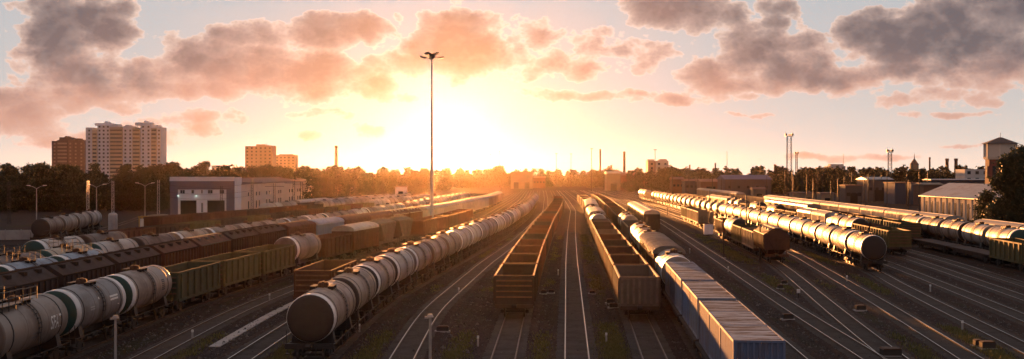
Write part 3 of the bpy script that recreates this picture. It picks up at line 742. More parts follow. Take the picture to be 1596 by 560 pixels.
# --- cement hopper with tapered sides
def mb_cement():
    b = MB(); z0, z1 = 1.5, 3.9
    top, bot = 4.7, 2.6
    P8 = [(-1.5, -top, z1), (1.5, -top, z1), (1.5, top, z1), (-1.5, top, z1), (-1.5, -bot, z0), (1.5, -bot, z0), (1.5, bot, z0), (-1.5, bot, z0)]
    b.add(P8, [(0, 1, 5, 4), (1, 2, 6, 5), (2, 3, 7, 6), (3, 0, 4, 7), (4, 7, 6, 5)])
    b.prism_y([(-1.52, z1), (1.52, z1), (1.45, z1 + .25), (.4, 4.5), (-.4, 4.5), (-1.45, z1 + .25)], -top - .03, top + .03)
    b.box(-.25, .25, -5.2, 5.2, .85, 1.2); b.box(-1.5, 1.5, -5.2, -5.0, .86, 1.25); b.box(-1.5, 1.5, 5.0, 5.2, .86, 1.25); b.box(-1.45, -1.3, -5, 5, 1.2, 1.35); b.box(1.3, 1.45, -5, 5, 1.2, 1.35)
    for i in range(5):
        y = -2.2 + i * 1.1
        for sd in (-1, 1): b.box(sd * 1.5, sd * 1.57, y - .05, y + .05, z0, z1)
    return b
def mb_cementroof():
    b = MB().box(-.3, .3, -4.7, 4.7, 4.50, 4.56)
    for y in (-3, -1, 1, 3): b.box(-.28, .28, y - .28, y + .28, 4.57, 4.72)
    return b
def cement(root, style, lod):
    m = BODY[style[0]]
    setmat(link('body', cached('cem', mb_cement, m), root), m); setmat(link('roof_walkway', cached('cemr', mb_cementroof, roof_grey), root), m)
    add_running_gear(root, 5.7, 3.4, 1)

# --- flat wagon
def mb_flat(h):
    b = MB(); b.box(-1.45, 1.45, -h, h, 1.12, 1.27); b.box(-.3, .3, -h, h, .78, 1.12)
    for sd in (-1, 1):
        b.prism_x([(-h, 1.12), (h, 1.12), (h * .55, .72), (-h * .55, .72)], sd * 1.25 - .06, sd * 1.25 + .06)
        b.box(-1.5, 1.5, sd * h, sd * (h + .12), .84, 1.28)
    return b
def flatcar(root, style, lod, h=9.5):
    m = BODY[style[0]]
    setmat(link('deck', cached('flat%g' % h, lambda: mb_flat(h), m), root), m)
    add_running_gear(root, h + .35, h - 2.4, lod)

# --- shipping container
CW, CL, CH = 1.219, 3.029, 2.59
def corr(n, a, b_, d):   # corrugated polyline from a to b_
    out = []; p = (b_ - a) / n
    for i in range(n): s = a + i * p; out += [(s, 0), (s + .3 * p, 0), (s + .5 * p, d), (s + .8 * p, d)]
    out.append((b_, 0)); return out
def mb_cside():
    b = MB(); pl = corr(16, -CL + .1, CL - .1, -.06)
    vs = [(CW - .03 + o, y, z) for z in (.15, CH - .12) for y, o in pl]; n = len(pl)
    return b.add(vs, [(i, i + 1, n + i + 1, n + i) for i in range(n - 1)])
def mb_cend():
    b = MB(); pl = corr(8, -CW + .1, CW - .1, .075)
    vs = [(x, -CL + .02 + o, z) for z in (.15, CH - .12) for x, o in pl]; n = len(pl)
    return b.add(vs, [(i, i + 1, n + i + 1, n + i) for i in range(n - 1)])
def mb_croof():
    b = MB(); pl = corr(12, -CL + .1, CL - .1, -.05)
    vs = [(x, y, CH - .012 + o) for x in (-CW + .06, CW - .06) for y, o in pl]; n = len(pl)
    return b.add(vs, [(i, i + 1, n + i + 1, n + i) for i in range(n - 1)])
def mb_cframe():
    b = MB()
    for sx in (-1, 1):
        for sy in (-1, 1):
            b.box(sx * (CW - .1), sx * CW, sy * (CL - .1), sy * CL, 0, CH)
        b.box(sx * (CW - .07), sx * (CW - .004), -CL + .1, CL - .1, CH - .12, CH - .004); b.box(sx * (CW - .07), sx * (CW - .004), -CL + .1, CL - .1, .0, .16)
        b.box(-CW + .1, CW - .1, sx * (CL - .08), sx * (CL - .004), CH - .12, CH - .006); b.box(-CW + .1, CW - .1, sx * (CL - .08), sx * (CL - .004), 0, .16)
    b.box(-CW + .1, CW - .1, -CL + .1, CL - .1, .1, .14)
    return b
def container(root, idx, lod=0):
    m = cont_blue[idx % 4]
    setmat(link('frame', cached('c_frame', mb_cframe, m), root), m)
    for sd in (0, 1):
        setmat(link('side_panel', cached('c_side', mb_cside, m), root, (0, 0, 0), sd * math.pi), m)
        setmat(link('end_panel', cached('c_end', mb_cend, m), root, (0, 0, 0), sd * math.pi), m)
    link('roof_panel', cached('c_roof', mb_croof, cont_roof), root)

ORD = 'first second third fourth fifth sixth seventh eighth ninth tenth eleventh twelfth thirteenth fourteenth fifteenth sixteenth seventeenth eighteenth nineteenth twentieth'.split()
def ordinal(n):
    if n <= 20: return ORD[n - 1]
    t, u = divmod(n, 10); tens = {2: 'twenty', 3: 'thirty', 4: 'forty', 5: 'fifty'}[t]
    return {2: 'twentieth', 3: 'thirtieth', 4: 'fortieth', 5: 'fiftieth'}[t] if u == 0 else tens + '-' + ORD[u - 1]
TANKWORD = {'grey': 'grey', 'warm': 'warm grey', 'brown': 'brown', 'white': 'white', 'blue': 'pale blue', 'cream': 'cream', 'dark': 'dark grey'}
BODYWORD = {'green': 'green', 'olive': 'olive green', 'brown': 'brown', 'oxide': 'rust red', 'dark': 'dark brown', 'grey': 'grey', 'tan': 'tan', 'blue': 'blue', 'white': 'pale'}
KIND = {'t': ('tank_wagon', 'tank wagon', 12.02), 'g': ('gondola_wagon', 'gondola wagon', 13.92), 'h': ('covered_hopper_wagon', 'hopper wagon', 13.2),
        'b': ('covered_wagon', 'covered wagon', 14.8), 'r': ('refrigerator_wagon', 'refrigerator wagon', 21.0), 'c': ('cement_hopper_wagon', 'hopper wagon', 11.4),
        'f': ('flat_wagon', 'flat wagon', 19.7), 's': ('flat_wagon', 'flat wagon', 14.0)}

def train(trk, y0, wagons, desc, group, lods=(150, 275), skip=()):
    s = s_at_y(trk, y0); roots = []
    for n, w in enumerate(wagons):
        k, style = w[0], w[1]
        if k == 'gap': s += style; continue
        name, cat, ln = KIND[k]
        half = ln / 2; b = half - 2.2
        (xa, ya), (xb, yb) = at_s(trk, s + half - b), at_s(trk, s + half + b)
        loc = ((xa + xb) / 2, (ya + yb) / 2, RAIL + TRACK_DZ[trk] - .002); rz = math.atan2(-(xb - xa), yb - ya)
        cy = loc[1]; lod = 0 if cy < lods[0] else 1 if cy < lods[1] else 2
        if k == 't':
            look = TANKWORD[style[0]] + ' tank wagon' + (' with green end' if style[2] == 'g' else '')
        elif k == 'g': look = BODYWORD[style[0]] + ' open gondola wagon'
        elif k == 'h': look = BODYWORD[style[0]] + ' covered hopper wagon'
        elif k == 'b': look = BODYWORD[style[0]] + ' covered wagon'
        elif k == 'r': look = 'long pale refrigerator wagon'
        elif k == 'c': look = BODYWORD[style[0]] + ' tapered hopper wagon'
        else: look = 'flat wagon'
        nn = len(roots) + 1
        lab = '%s, %s from near end of %s' % (look, ordinal(nn), desc)
        if len(lab.replace('-', ' ').split()) > 16: lab = lab.replace(' with green end', '')
        if len(w) > 2: lab = w[2]
        root = thing(name, lab, cat, loc, rz, group)
        {'t': tank, 'g': gondola, 'h': hopper, 'b': boxcar, 'c': cement}.get(k, lambda *a: None)(root, style, lod)
        if k == 'r': boxcar(root, style, max(lod, 1), 10.0)
        if k == 'f': flatcar(root, style, lod, 9.5)
        if k == 's': flatcar(root, style, lod, 6.6)
        roots.append(root); s += ln
    return roots

def tanks(n, palette, seed, bandp=.35, capp=.45, extra=''):
    r = random.Random(seed); out = []
    for i in range(n):
        c = r.choice(palette); out.append(('t', (c, 1 if r.random() < bandp else 0, 'g' if r.random() < capp else ('s' if r.random() < .7 else 'd'), 'r' if r.random() < .15 else '')))
    return out
def gond(n, palette, seed, endk='h'):
    r = random.Random(seed); return [('g', (r.choice(palette), endk)) for _ in range(n)]

# left foreground train
T1 = [('t', ('warm', 0, 's', 'sfat'), 'grey brown tank wagon lettered SFAT with black railings on top, left edge'),
      ('t', ('grey', 2, 'g', '')), ('t', ('warm', 1, 'g', '')),
      ('g', ('green', 'h')), ('g', ('olive', 'h')), ('g', ('olive', 'h')), ('t', ('warm', 1, 's', '')), ('g', ('brown', 'h')), ('b', ('brown', roof_grey, 0)),
      ('c', ('grey',)), ('c', ('grey',)), ('gap', 6)] + gond(5, ['brown', 'oxide'], 4)
t1 = train('T1', 67.6, T1, 'leftmost foreground mixed train', 'wagons of the left foreground train')
# lettering and stencils on the nearest tank wagons
def wrap_text(root, txt, yc, ang0, size, mat):
    cu = bpy.data.curves.new('lettering', 'FONT'); cu.body = txt; cu.size = size; cu.align_x = 'CENTER'; cu.align_y = 'CENTER'; cu.offset = 0.012; cu.resolution_u = 3
    tmp = bpy.data.objects.new('tmp', cu); COL.objects.link(tmp)
    dg = bpy.context.evaluated_depsgraph_get(); me = bpy.data.meshes.new_from_object(tmp.evaluated_get(dg))
    bpy.data.objects.remove(tmp)
    for v in me.vertices:
        x, y = v.co.x * .78, v.co.y; t = ang0 + y / (TR + .012); r = TR + .012
        v.co = (r * math.cos(t), yc + x, TZ + r * math.sin(t))
    me.materials.clear(); me.materials.append(mat); return link('lettering', me, root)
wrap_text(t1[0], 'SFAT', 3.0, R(-2), 1.15, text_p)
def stencil(root, yc, t0, w, h, mat, rows=1):
    b = MB()
    for i in range(rows):
        hh = h / rows * .62; tc_ = t0 + (i - (rows - 1) / 2) * h / rows / TR; n = 5; r = TR + .006
        vs = [(r * math.cos(tc_ + (j / n - .5) * hh / TR), yc + s_ * w / 2, TZ + r * math.sin(tc_ + (j / n - .5) * hh / TR)) for j in range(n + 1) for s_ in (-1, 1)]
        b.add(vs, [(2 * j, 2 * j + 1, 2 * j + 3, 2 * j + 2) for j in range(n)])
    return part('stencil_marking', b, mat, root)
stencil(t1[2], 2.6, R(5), .8, .9, mark_p, 6)
stencil(t1[1], -.7, R(22), .18, .25, text_p); stencil(t1[1], 2.4, R(13), 1.7, .42, text_p, 2); stencil(t1[1], -2.2, R(2), .9, .3, TANK['white'], 2); stencil(t1[1], 3.3, R(-8), .3, .12, text_p)
stencil(t1[0], -.4, R(-16), 1.0, .45, TANK['grey'], 2)

train('T2', 83.8, [('h', ('dark', BODY['dark']))] * 3 + [('h', ('brown', BODY['brown'])), ('h', ('brown', BODY['grey'])), ('h', ('dark', BODY['brown'])), ('h', ('dark', BODY['dark'])),
      ('b', ('brown', BODY['brown'], 0)), ('b', ('blue', paint('roof_blue', (0.26, 0.32, 0.45), .6), 0), 'pale blue covered wagon standing out among dark hopper wagons at left'),
      ('b', ('brown', BODY['brown'], 0)), ('b', ('brown', BODY['brown'], 0)), ('h', ('brown', roof_grey)), ('h', ('brown', roof_grey)), ('gap', 4)] +
      [('r', ('white', roof_white, 0))] * 6 + [('r', ('tan', roof_white, 0))] * 4, 'dark hopper train at left', 'wagons of the left hopper train')
train('T3', 89, [('t', ('cream', 0, 's', '')), ('t', ('blue', 1, 'g', 'r')), ('t', ('blue', 1, 'g', 'r'))], 'the pale blue rake at left', 'wagons of the pale blue tank rake')
train('T4', 97, [('t', ('white', 0, 'g', '')), ('t', ('brown', 0, 'g', 'r')), ('t', ('cream', 0, 'g', 'r')), ('t', ('white', 0, 'g', ''), 'clean white tank wagon with green end behind the dark hopper wagons')] +
      tanks(27, ['brown', 'warm', 'white', 'brown', 'cream', 'grey'], 11, .45, .1), 'left background tank train', 'wagons of the left background tank train')
train('T5', 138.5, [('t', ('white', 1, 'g', 'r'), 'big white tank wagon with green end and top railings, far left'), ('t', ('brown', 0, 'b', ''))], 'the short far left rake', 'wagons of the short far left rake')
train('T6', 176, gond(12, ['brown', 'dark', 'olive'], 21) + tanks(8, ['warm', 'brown', 'white'], 5), 'gondola rake before depot', 'wagons before the depot')
train('T7', 232, gond(7, ['brown', 'dark'], 22) + tanks(10, ['warm', 'brown', 'white', 'grey'], 6, .5, .2) + gond(4, ['brown'], 3), 'gondola rake beside depot', 'wagons beside the depot')
train('T8', 303, [('t', ('white', 0, 'g', '')), ('t', ('warm', 0, 's', ''))] + [('b', ('dark', roof_grey, 0))] * 2 + tanks(7, ['white', 'warm', 'brown'], 8), 'short rake by depot wall', 'wagons by the depot wall')
train('T0', 203, [('t', ('brown', 0, 'd', '')), ('t', ('warm', 0, 's', '')), ('t', ('warm', 0, 's', '')), ('t', ('grey', 0, 's', ''))], 'short rake by the wood', 'tank wagons by the woodland')
train('S2', 106, [('g', ('brown', 'h'), 'brown open gondola wagon standing alone behind the nearest central tank wagon')], '', None)
# centre
train('C', 77.2, [('t', ('warm', 1, 'd', ''), 'large grey tank wagon with dark end, nearest of the central curving train'), ('t', ('warm', 0, 'd', '')), ('t', ('warm', 1, 'd', '')), ('t', ('white', 1, 'd', ''))] +
      tanks(27, ['warm', 'grey', 'warm', 'white', 'brown', 'cream', 'dark'], 31, .5, .0), 'central curving tank train', 'wagons of the central tank train', (160, 280))
train('D', 100.9, gond(24, ['brown', 'oxide', 'brown', 'dark'], 41), 'the central open gondola train', 'wagons of the central gondola train', (180, 280))
train('G', 99.4, gond(9, ['grey', 'brown', 'brown', 'dark'], 43, 'v') + [('t', ('white', 1, 's', '')), ('b', ('tan', roof_white, 0)), ('b', ('tan', roof_white, 0)), ('t', ('white', 0, 's', '')), ('t', ('white', 0, 's', ''))] +
      [('b', ('tan', roof_white, 0))] * 4 + gond(8, ['tan', 'brown'], 44), 'the gondola train right of centre', 'wagons right of centre', (180, 280))
Hs = train('H', 58.9, [('f', ('dark',)), ('s', ('dark',)), ('f', ('dark',)), ('t', ('white', 1, 's', '')), ('b', ('brown', roof_white, 1)), ('b', ('brown', roof_white, 1)),
      ('t', ('white', 0, 's', '')), ('t', ('warm', 0, 's', '')), ('t', ('white', 0, 's', '')), ('g', ('grey', 'h')), ('g', ('grey', 'h')), ('t', ('white', 0, 's', '')), ('t', ('warm', 0, 's', ''))] +
      gond(17, ['brown', 'dark'], 45), 'the container train at right', 'wagons of the container train', (170, 290))
cn = 0
CLAB = ['deep blue shipping container nearest the camera on the container train', 'weathered pale blue shipping container, second from near end of container train', 'dull blue shipping container, third from near end of container train',
        'greyish blue shipping container, fourth from near end of container train', 'deep blue shipping container, fifth from near end of container train', 'pale blue shipping container, sixth from near end of container train',
        'dull blue shipping container, seventh from near end of container train', 'greyish blue shipping container, farthest of eight, beside a white tank wagon']
for wi, offs in ((0, (-6.22, 0, 6.22)), (1, (-3.1, 3.1)), (2, (-6.22, 0, 6.22))):
    w_ = Hs[wi]; a = w_.rotation_euler.z
    for o in offs:
        loc = (w_.location.x - math.sin(a) * o, w_.location.y + math.cos(a) * o, w_.location.z + 1.272)
        container(thing('shipping_container', CLAB[cn], 'shipping container', loc, a, 'containers on the container train'), cn); cn += 1
# right
train('I', 240, [('b', ('dark', roof_white, 0))] * 5, 'the short covered rake at right', 'wagons of the short covered rake', (200, 330))
train('K', 162, [('h', ('brown', roof_white)), ('g', ('tan', 'h')), ('g', ('olive', 'h')), ('t', ('white', 0, 'd', '')), ('g', ('oxide', 'h')), ('gap', 34), ('g', ('tan', 'v')), ('g', ('tan', 'v')), ('g', ('olive', 'v'))],
      'the hopper-led rake at right', 'wagons of the hopper-led rake', (240, 330))
train('L', 149.5, [('t', ('brown', 1, 'd', ''), 'rust brown tank wagon with pale rimmed dark end, nearest on right-hand tank train'), ('t', ('warm', 1, 's', '')), ('t', ('white', 0, 's', '')), ('t', ('brown', 1, 's', ''))] +
      tanks(25, ['warm', 'white', 'grey', 'brown', 'warm'], 51, .3, .0) + gond(2, ['tan'], 3) + tanks(3, ['white', 'warm'], 2), 'long right tank train', 'wagons of the right-hand tank train', (200, 300))
train('M2', 178, [('g', ('olive', 'h')), ('g', ('brown', 'h')), ('t', ('warm', 1, 'd', '')), ('t', ('warm', 0, 's', '')), ('b', ('white', roof_white, 0)), ('b', ('tan', roof_grey, 0)), ('g', ('tan', 'v')), ('g', ('oxide', 'v')),
      ('t', ('dark', 0, 'd', '')), ('g', ('tan', 'v')), ('t', ('dark', 0, 'd', '')), ('g', ('tan', 'v')), ('t', ('brown', 0, 'd', '')), ('t', ('brown', 0, 'd', ''))] + [('b', ('tan', roof_white, 0))] * 3 + gond(6, ['tan', 'oxide'], 8),
      'rake behind right tanks', 'wagons behind the right-hand tank train', (215, 330))
train('P', 146, [('g', ('olive', 'h'), 'yellow green open gondola wagon cut by the right edge of the picture'), ('f', ('dark',)), ('f', ('dark',)), ('gap', 6), ('g', ('green', 'h')), ('g', ('green', 'h'))] + gond(4, ['tan', 'oxide'], 9) + [('b', ('tan', roof_grey, 0))] * 4,
      'the green gondola rake at right', 'wagons of the green gondola rake', (215, 330))
train('N', 165, [('t', ('white', 1, 'g', '')), ('t', ('white', 0, 's', '')), ('t', ('warm', 0, 'd', '')), ('t', ('grey', 0, 's', '')), ('t', ('white', 1, 's', ''))], 'the far right tank rake', 'wagons of the far right tank rake', (215, 330))
train('O', 146, [('b', ('oxide', roof_grey, 0)), ('b', ('dark', roof_grey, 0)), ('r', ('white', roof_white, 0)), ('g', ('brown', 'h'))] + [('r', ('white', roof_white, 0))] * 9 + gond(4, ['tan'], 2) + [('b', ('tan', roof_white, 0))] * 8,
      'the white refrigerator train', 'wagons of the refrigerator train', (215, 330))
# ------------------------------------------------------------------ vegetation
def quads_mesh(name, Q, mat):
    Q = np.asarray(Q, dtype=np.float32); n = len(Q); me = bpy.data.meshes.new(name)
    me.vertices.add(n * 4); me.vertices.foreach_set('co', Q.reshape(-1))
    me.loops.add(n * 4); me.loops.foreach_set('vertex_index', np.arange(n * 4, dtype=np.int32))
    me.polygons.add(n); me.polygons.foreach_set('loop_start', np.arange(0, n * 4, 4, dtype=np.int32)); me.polygons.foreach_set('loop_total', np.full(n, 4, dtype=np.int32))
    me.materials.append(mat); me.update(calc_edges=True); me.validate(); return me

def leaf_quads(seed, lobes, per, leaf):
    """lobes: (x,y,z,rx,rz); leaves scattered mostly in the outer shell of each lobe, in clumps."""
    r = np.random.RandomState(seed); out = []
    for (x, y, z, rx, rz) in lobes:
        nc = max(6, int(per * rx * rz / 9 / 14))
        d = r.normal(size=(nc, 3)); d /= np.linalg.norm(d, axis=1)[:, None]
        rad = r.uniform(.55, 1.08, (nc, 1)); c = np.array([x, y, z]) + d * rad * np.array([rx, rx, rz])
        cs = r.uniform(.35, .8, (nc, 1, 1)) * (0.28 * rx + .25)
        p = c[:, None, :] + r.normal(size=(nc, 14, 3)) * cs * np.array([1, 1, .7]); p = p.reshape(-1, 3)
        n = len(p); a = r.normal(size=(n, 3)); a /= np.linalg.norm(a, axis=1)[:, None]
        b = np.cross(a, r.normal(size=(n, 3))); b /= np.linalg.norm(b, axis=1)[:, None]
        s = (leaf * r.uniform(.6, 1.3, (n, 1)))
        out.append(np.stack([p - a * s, p - b * s * .6, p + a * s, p + b * s * .6], 1))
    return np.concatenate(out)

def crown_lobes(seed, H, W, n=9, base=.25):
    r = random.Random(seed); L = [(0, 0, H * .62, W * .30, H * .26)]
    for i in range(n):
        a = r.uniform(0, 6.28); t = r.random(); z = H * (base + .12 + (0.86 - base) * t); q = W * .5 * (1 - abs(t - .35) * .9) * r.uniform(.5, .85)
        rr = W * r.uniform(.14, .24) * (1.1 - .35 * t); L.append((q * math.cos(a), q * math.sin(a), z, rr, rr * r.uniform(.75, 1.05)))
    L.append((r.uniform(-.1, .1) * W, 0, H * .90, W * .16, H * .11)); return L

def trunk_mb(seed, H, W):
    r = random.Random(seed); b = MB(); p = Vector((0, 0, -.3)); rad = H * .022
    for i in range(5):
        q = p + Vector((r.uniform(-.25, .25), r.uniform(-.25, .25), H * .16)); b.rod(p, q, rad, 8, 0, rad * .78, False); p = q; rad *= .78
        if i >= 1:
            for k in range(3):
                a = r.uniform(0, 6.28); e = p + Vector((math.cos(a) * W * .3, math.sin(a) * W * .3, H * .12)); b.rod(p, e, rad * .55, 5, 0, rad * .15, False)
    return b

TREES = {}
def tree_variant(v):
    if v not in TREES:
        H, W = [(15, 10), (16, 8.5), (13, 10.5), (17, 9)][v]
        TREES[v] = (quads_mesh('crown', leaf_quads(100 + v, crown_lobes(v, H, W), 2200, .34), leaf_a), trunk_mb(v, H, W).mesh('trunk', bark), H, W)
    return TREES[v]
def tree(label, x, y, h, v, group=None, wide=1.0):
    cm, tm, H, W = tree_variant(v); t = thing('broadleaf_tree', label, 'tree', (x, y, 0), rnd.uniform(0, 6.28), group)
    t.scale = (h / H * wide, h / H * wide, h / H); link('crown', cm, t); link('trunk', tm, t); return t

# big tree beside the pale workshop on the right
bt = thing('broadleaf_tree', 'big dark leafy tree at the right edge beside the pale workshop', 'tree', (95.5, 238, 0))
link('crown', quads_mesh('crown', leaf_quads(5, crown_lobes(77, 15.6, 11.5, 16, .08), 5200, .26), leaf_a), bt); part('trunk', trunk_mb(9, 15, 11), bark, bt)
bt2 = thing('broadleaf_tree', 'smaller leafy tree tucked under the big tree near right edge', 'tree', (92.5, 247, 0))
link('crown', quads_mesh('crown', leaf_quads(6, crown_lobes(78, 8.2, 6.5, 10, .05), 3000, .24), leaf_a), bt2); part('trunk', trunk_mb(10, 8, 6), bark, bt2)

def woodland(name, rows, seed, leaf, per, hmin, hmax, mat, label):
    """one mass of trees: every row is (x0,y0,x1,y1,n)"""
    base = [leaf_quads(seed + v, crown_lobes(seed + v, 15, 10, 7, .02) + [(1.5, 1, 2.2, 2.6, 2.2), (-2, -1, 2.0, 2.4, 2.0), (0, 2, 4.5, 2.6, 2.6)], per, leaf) for v in range(4)]
    r = random.Random(seed); out = []; tr = MB()
    for (x0, y0, x1, y1, n) in rows:
        for i in range(n):
            t = (i + r.uniform(-.4, .4)) / max(1, n - 1); h = r.uniform(hmin, hmax); s = h / 15; a = r.uniform(0, 6.28); ca, sa = math.cos(a), math.sin(a)
            q = base[r.randrange(4)] * np.array([s * 1.1, s * 1.1, s]); q = q @ np.array([[ca, sa, 0], [-sa, ca, 0], [0, 0, 1]])
            px, py = x0 + (x1 - x0) * t + r.uniform(-2, 2), y0 + (y1 - y0) * t + r.uniform(-3, 3)
            out.append(q + np.array([px, py, 0])); tr.rod((px, py, -.3), (px, py, h * .6), h * .02, 5, 0, h * .008, False)
    me = quads_mesh(name, np.concatenate(out), mat); o = link(name, me); tag(o, label, 'woodland', None, 'stuff')
    tag(part('trunks', tr, bark, o), kind='stuff')
    return o
woodland('woodland', [(-175, 372, -104, 392, 13), (-190, 384, -90, 420, 18), (-200, 400, -75, 470, 24), (-190, 430, -60, 540, 26), (-150, 505, -52, 600, 20), (-108, 520, -45, 700, 18)], 300, .42, 620, 10.0, 14.2, leaf_a,
         'dark broadleaf wood behind the left sidings and the depot')
woodland('woodland', [(-160, 640, -42, 800, 22), (-200, 700, -20, 930, 40), (-40, 930, 40, 1010, 14), (40, 1000, 150, 980, 16), (60, 900, 150, 860, 18), (95, 840, 210, 740, 26), (150, 700, 230, 620, 22), (180, 820, 420, 720, 46), (210, 640, 300, 560, 22), (260, 700, 330, 600, 20), (80, 720, 330, 700, 62), (70, 760, 350, 740, 60), (-30, 1080, 120, 1060, 30)], 400, .6, 330, 9.5, 15, leaf_far,
         'low line of trees along the far horizon')
spots = [(266, 512, 15.5, 0), (318, 600, 16.5, 3), (233, 455, 13.0, 2), (404, 560, 14, 1), (60, 430, 14.2, 0), (20, 420, 13.6, 3), (105, 425, 13.8, 2), (560, 640, 14.5, 1), (780, 800, 15.5, 0), (771, 790, 13, 2)]
TL = ['tall loose crowned tree rising above the depot roof', 'tall tree above the depot between it and the tower blocks', 'rounded tree just left of the depot', 'bushy tree behind the depot roof below the tower block',
      'tree crown above the wood left of the brown tower', 'leftmost tall tree of the wood', 'tree crown in front of the brown tower block', 'hazy tree standing near the sun left of the tall mast', 'dark round tree beside the pale central building', 'smaller tree left of the dark round central tree']
for (px, Y, h, v), l in zip(spots, TL): tree(l, wx(px, Y), Y, h, v)

# grass between the tracks
def grass(name, strips, seed, label):
    r = np.random.RandomState(seed); tri = []
    for (ka, kb, f, wd, y0, y1, n, dens) in strips:
        nc = n // 30
        cy = 1 / r.uniform(1 / y1, 1 / y0, nc); cu = r.normal(0, .5, nc)
        keep = (np.sin(cy * .13 + seed) + np.sin(cy * .041 + 2 * seed) + r.uniform(-1, 1, nc)) > dens
        for yy, u in zip(cy[keep], cu[keep]):
            m = 30; ys_ = yy + r.normal(0, .9, m); xa, xb = x_at(ka, yy), x_at(kb, yy)
            xs_ = xa + (xb - xa) * f + u * wd + r.normal(0, .28, m)
            h = r.uniform(.08, .26, m); a = r.uniform(0, 6.28, m); w = .035
            lean = r.normal(0, .07, (m, 2))
            for i in range(m): tri.append(((xs_[i] - w * math.cos(a[i]), ys_[i] - w * math.sin(a[i]), 0), (xs_[i] + w * math.cos(a[i]), ys_[i] + w * math.sin(a[i]), 0), (xs_[i] + lean[i, 0], ys_[i] + lean[i, 1], h[i])))
    me = bpy.data.meshes.new(name); V_ = np.asarray(tri, dtype=np.float32); n = len(V_)
    me.from_pydata(V_.reshape(-1, 3).tolist(), [], np.arange(n * 3).reshape(-1, 3).tolist()); me.materials.append(grass_m)
    return tag(link(name, me), label, 'grass', None, 'stuff')
grass('grass', [('E', 'G', .5, 1.0, 80, 260, 26000, .0), ('S2', 'C', .45, .8, 78, 200, 12000, .2), ('C', 'F', .55, .7, 78, 240, 12000, .5), ('F', 'D', .5, .7, 78, 240, 9000, .6), ('D', 'E', .5, .6, 78, 240, 8000, .7),
                ('J', 'K', .5, 1.4, 105, 260, 20000, .2), ('K', 'L0', .5, .8, 80, 180, 9000, .6), ('L0', 'L', .5, .7, 79, 190, 18000, .1), ('S1', 'S2', .3, .6, 80, 160, 6000, .8)], 3, 'thin dry green grass growing between the tracks')

def debris(name, n, seed, label):
    r = np.random.RandomState(seed); v = []; f = []
    for i in range(n):
        Y = 1 / r.uniform(1 / 210, 1 / 72); X = r.uniform(-.43, .43) * Y; s = .05 + .13 * r.random() ** 3; a = r.uniform(0, 6.28); h = s * r.uniform(.5, 1.1); b = len(v)
        for k in range(4):
            t = a + k * 1.571 + r.uniform(-.4, .4); v.append((X + s * math.cos(t) * r.uniform(.7, 1.3), Y + s * math.sin(t) * r.uniform(.7, 1.3), -.01))
        v.append((X + r.normal() * s * .2, Y + r.normal() * s * .2, h + .02)); f += [(b, b + 1, b + 4), (b + 1, b + 2, b + 4), (b + 2, b + 3, b + 4), (b + 3, b, b + 4)]
    me = bpy.data.meshes.new(name); me.from_pydata(v, [], f); me.materials.append(stone_m); return tag(link(name, me), label, 'stones', None, 'stuff')
stone_m = leaf_mat('loose_stone', (0.02, 0.016, 0.015), (0.12, 0.10, 0.09))
debris('loose_stones', 26000, 4, 'loose stones and scraps scattered over the yard between the tracks')

# ------------------------------------------------------------------ buildings
def paint2(n, c, **k): return paint(n, c, k.pop('rough', .8), 0, k.pop('dirt', .35), tuple(v * .6 for v in c), k.pop('scale', .25), **k)
wall_violet = paint2('cladding_violet', (0.14, 0.125, 0.17)); wall_pale = paint2('cladding_pale', (0.74, 0.74, 0.77)); wall_pink = paint2('render_pink', (0.62, 0.50, 0.43)); roof_dark = paint2('roof_felt', (0.14, 0.085, 0.075))
dark_open = paint('painted_dark_interior', (0.012, 0.011, 0.011), .9, 0, .2)  # near-black panel colour paints in the shade of unlit gateways
lamp_on = bpy.data.materials.new('lit_lamp'); lamp_on.use_nodes = True
_b = lamp_on.node_tree.nodes['Principled BSDF']; _b.inputs['Emission Color'].default_value = (.75, 1, .85, 1); _b.inputs['Emission Strength'].default_value = .35

DX0, DX1, DY = -94.7, -76.9, 350.0
dep = thing('depot_building', 'pale depot with violet portal frame, two dark gateways and long pink side', 'building', (DX0, DY, 0))
W_ = DX1 - DX0
part('hall_wall', MB().box(0, W_, .5, 9, 0, 9.4), wall_pale, dep)
part('hall_wall', MB().box(.6, W_ - .02, 9.02, 140, 0, 8.4), wall_pink, dep)
part('roof', MB().prism_y([(.3, 8.41), (W_ + .25, 8.41), (W_ + .25, 8.6), (W_ / 2, 10.1), (.3, 8.6)], 9.2, 139.5), roof_dark, dep)
part('parapet', MB().box(-.1, W_ + .03, 0, .45, 9.45, 10.6).box(W_ - .4, W_ + .035, .5, 9.5, 8.42, 10.5), wall_pale, dep)
part('parapet', MB().box(W_ - .3, W_ + .03, 132, 140.2, 8.45, 10.2), wall_pink, dep)
part('portal_frame', MB().box(0, 2.16, .0, .48, 0, 9.44).box(15.6, W_, .0, .48, 0, 9.44).box(2.17, 15.59, .0, .47, 7.1, 9.43), wall_violet, dep)
part('front_panel', MB().box(2.18, 15.58, .12, .46, 4.1, 7.09), wall_pale, dep); part('pier', MB().box(7.3, 10.25, .12, .46, 0, 4.08).box(2.18, 2.8, .12, .46, 0, 4.08).box(15.1, 15.58, .12, .46, 0, 4.08), wall_pale, dep)
for x0, x1 in ((2.82, 7.28), (10.27, 15.08)):
    gt = part('gateway', MB().box(x0, x1, .38, .49, .02, 4.06), dark_open, dep)
    part('gate_lintel', MB().box(x0, x1, .08, .36, 3.9, 4.08), steel_dark, gt)
for x0, x1 in ((2.85, 3.4), (3.5, 4.05), (5.95, 6.6), (8.65, 9.0), (10.5, 11.05), (11.15, 11.75), (13.75, 14.3), (14.4, 14.95)):
    wn = part('window', MB().box(x0, x1, .07, .11, 6.0, 6.95), glass_m, dep); part('sill', MB().box(x0 - .05, x1 + .05, .03, .115, 5.9, 5.98), wall_pale, wn)
part('window', MB().box(8.65, 9.05, .07, .11, .8, 3.4), glass_m, dep)
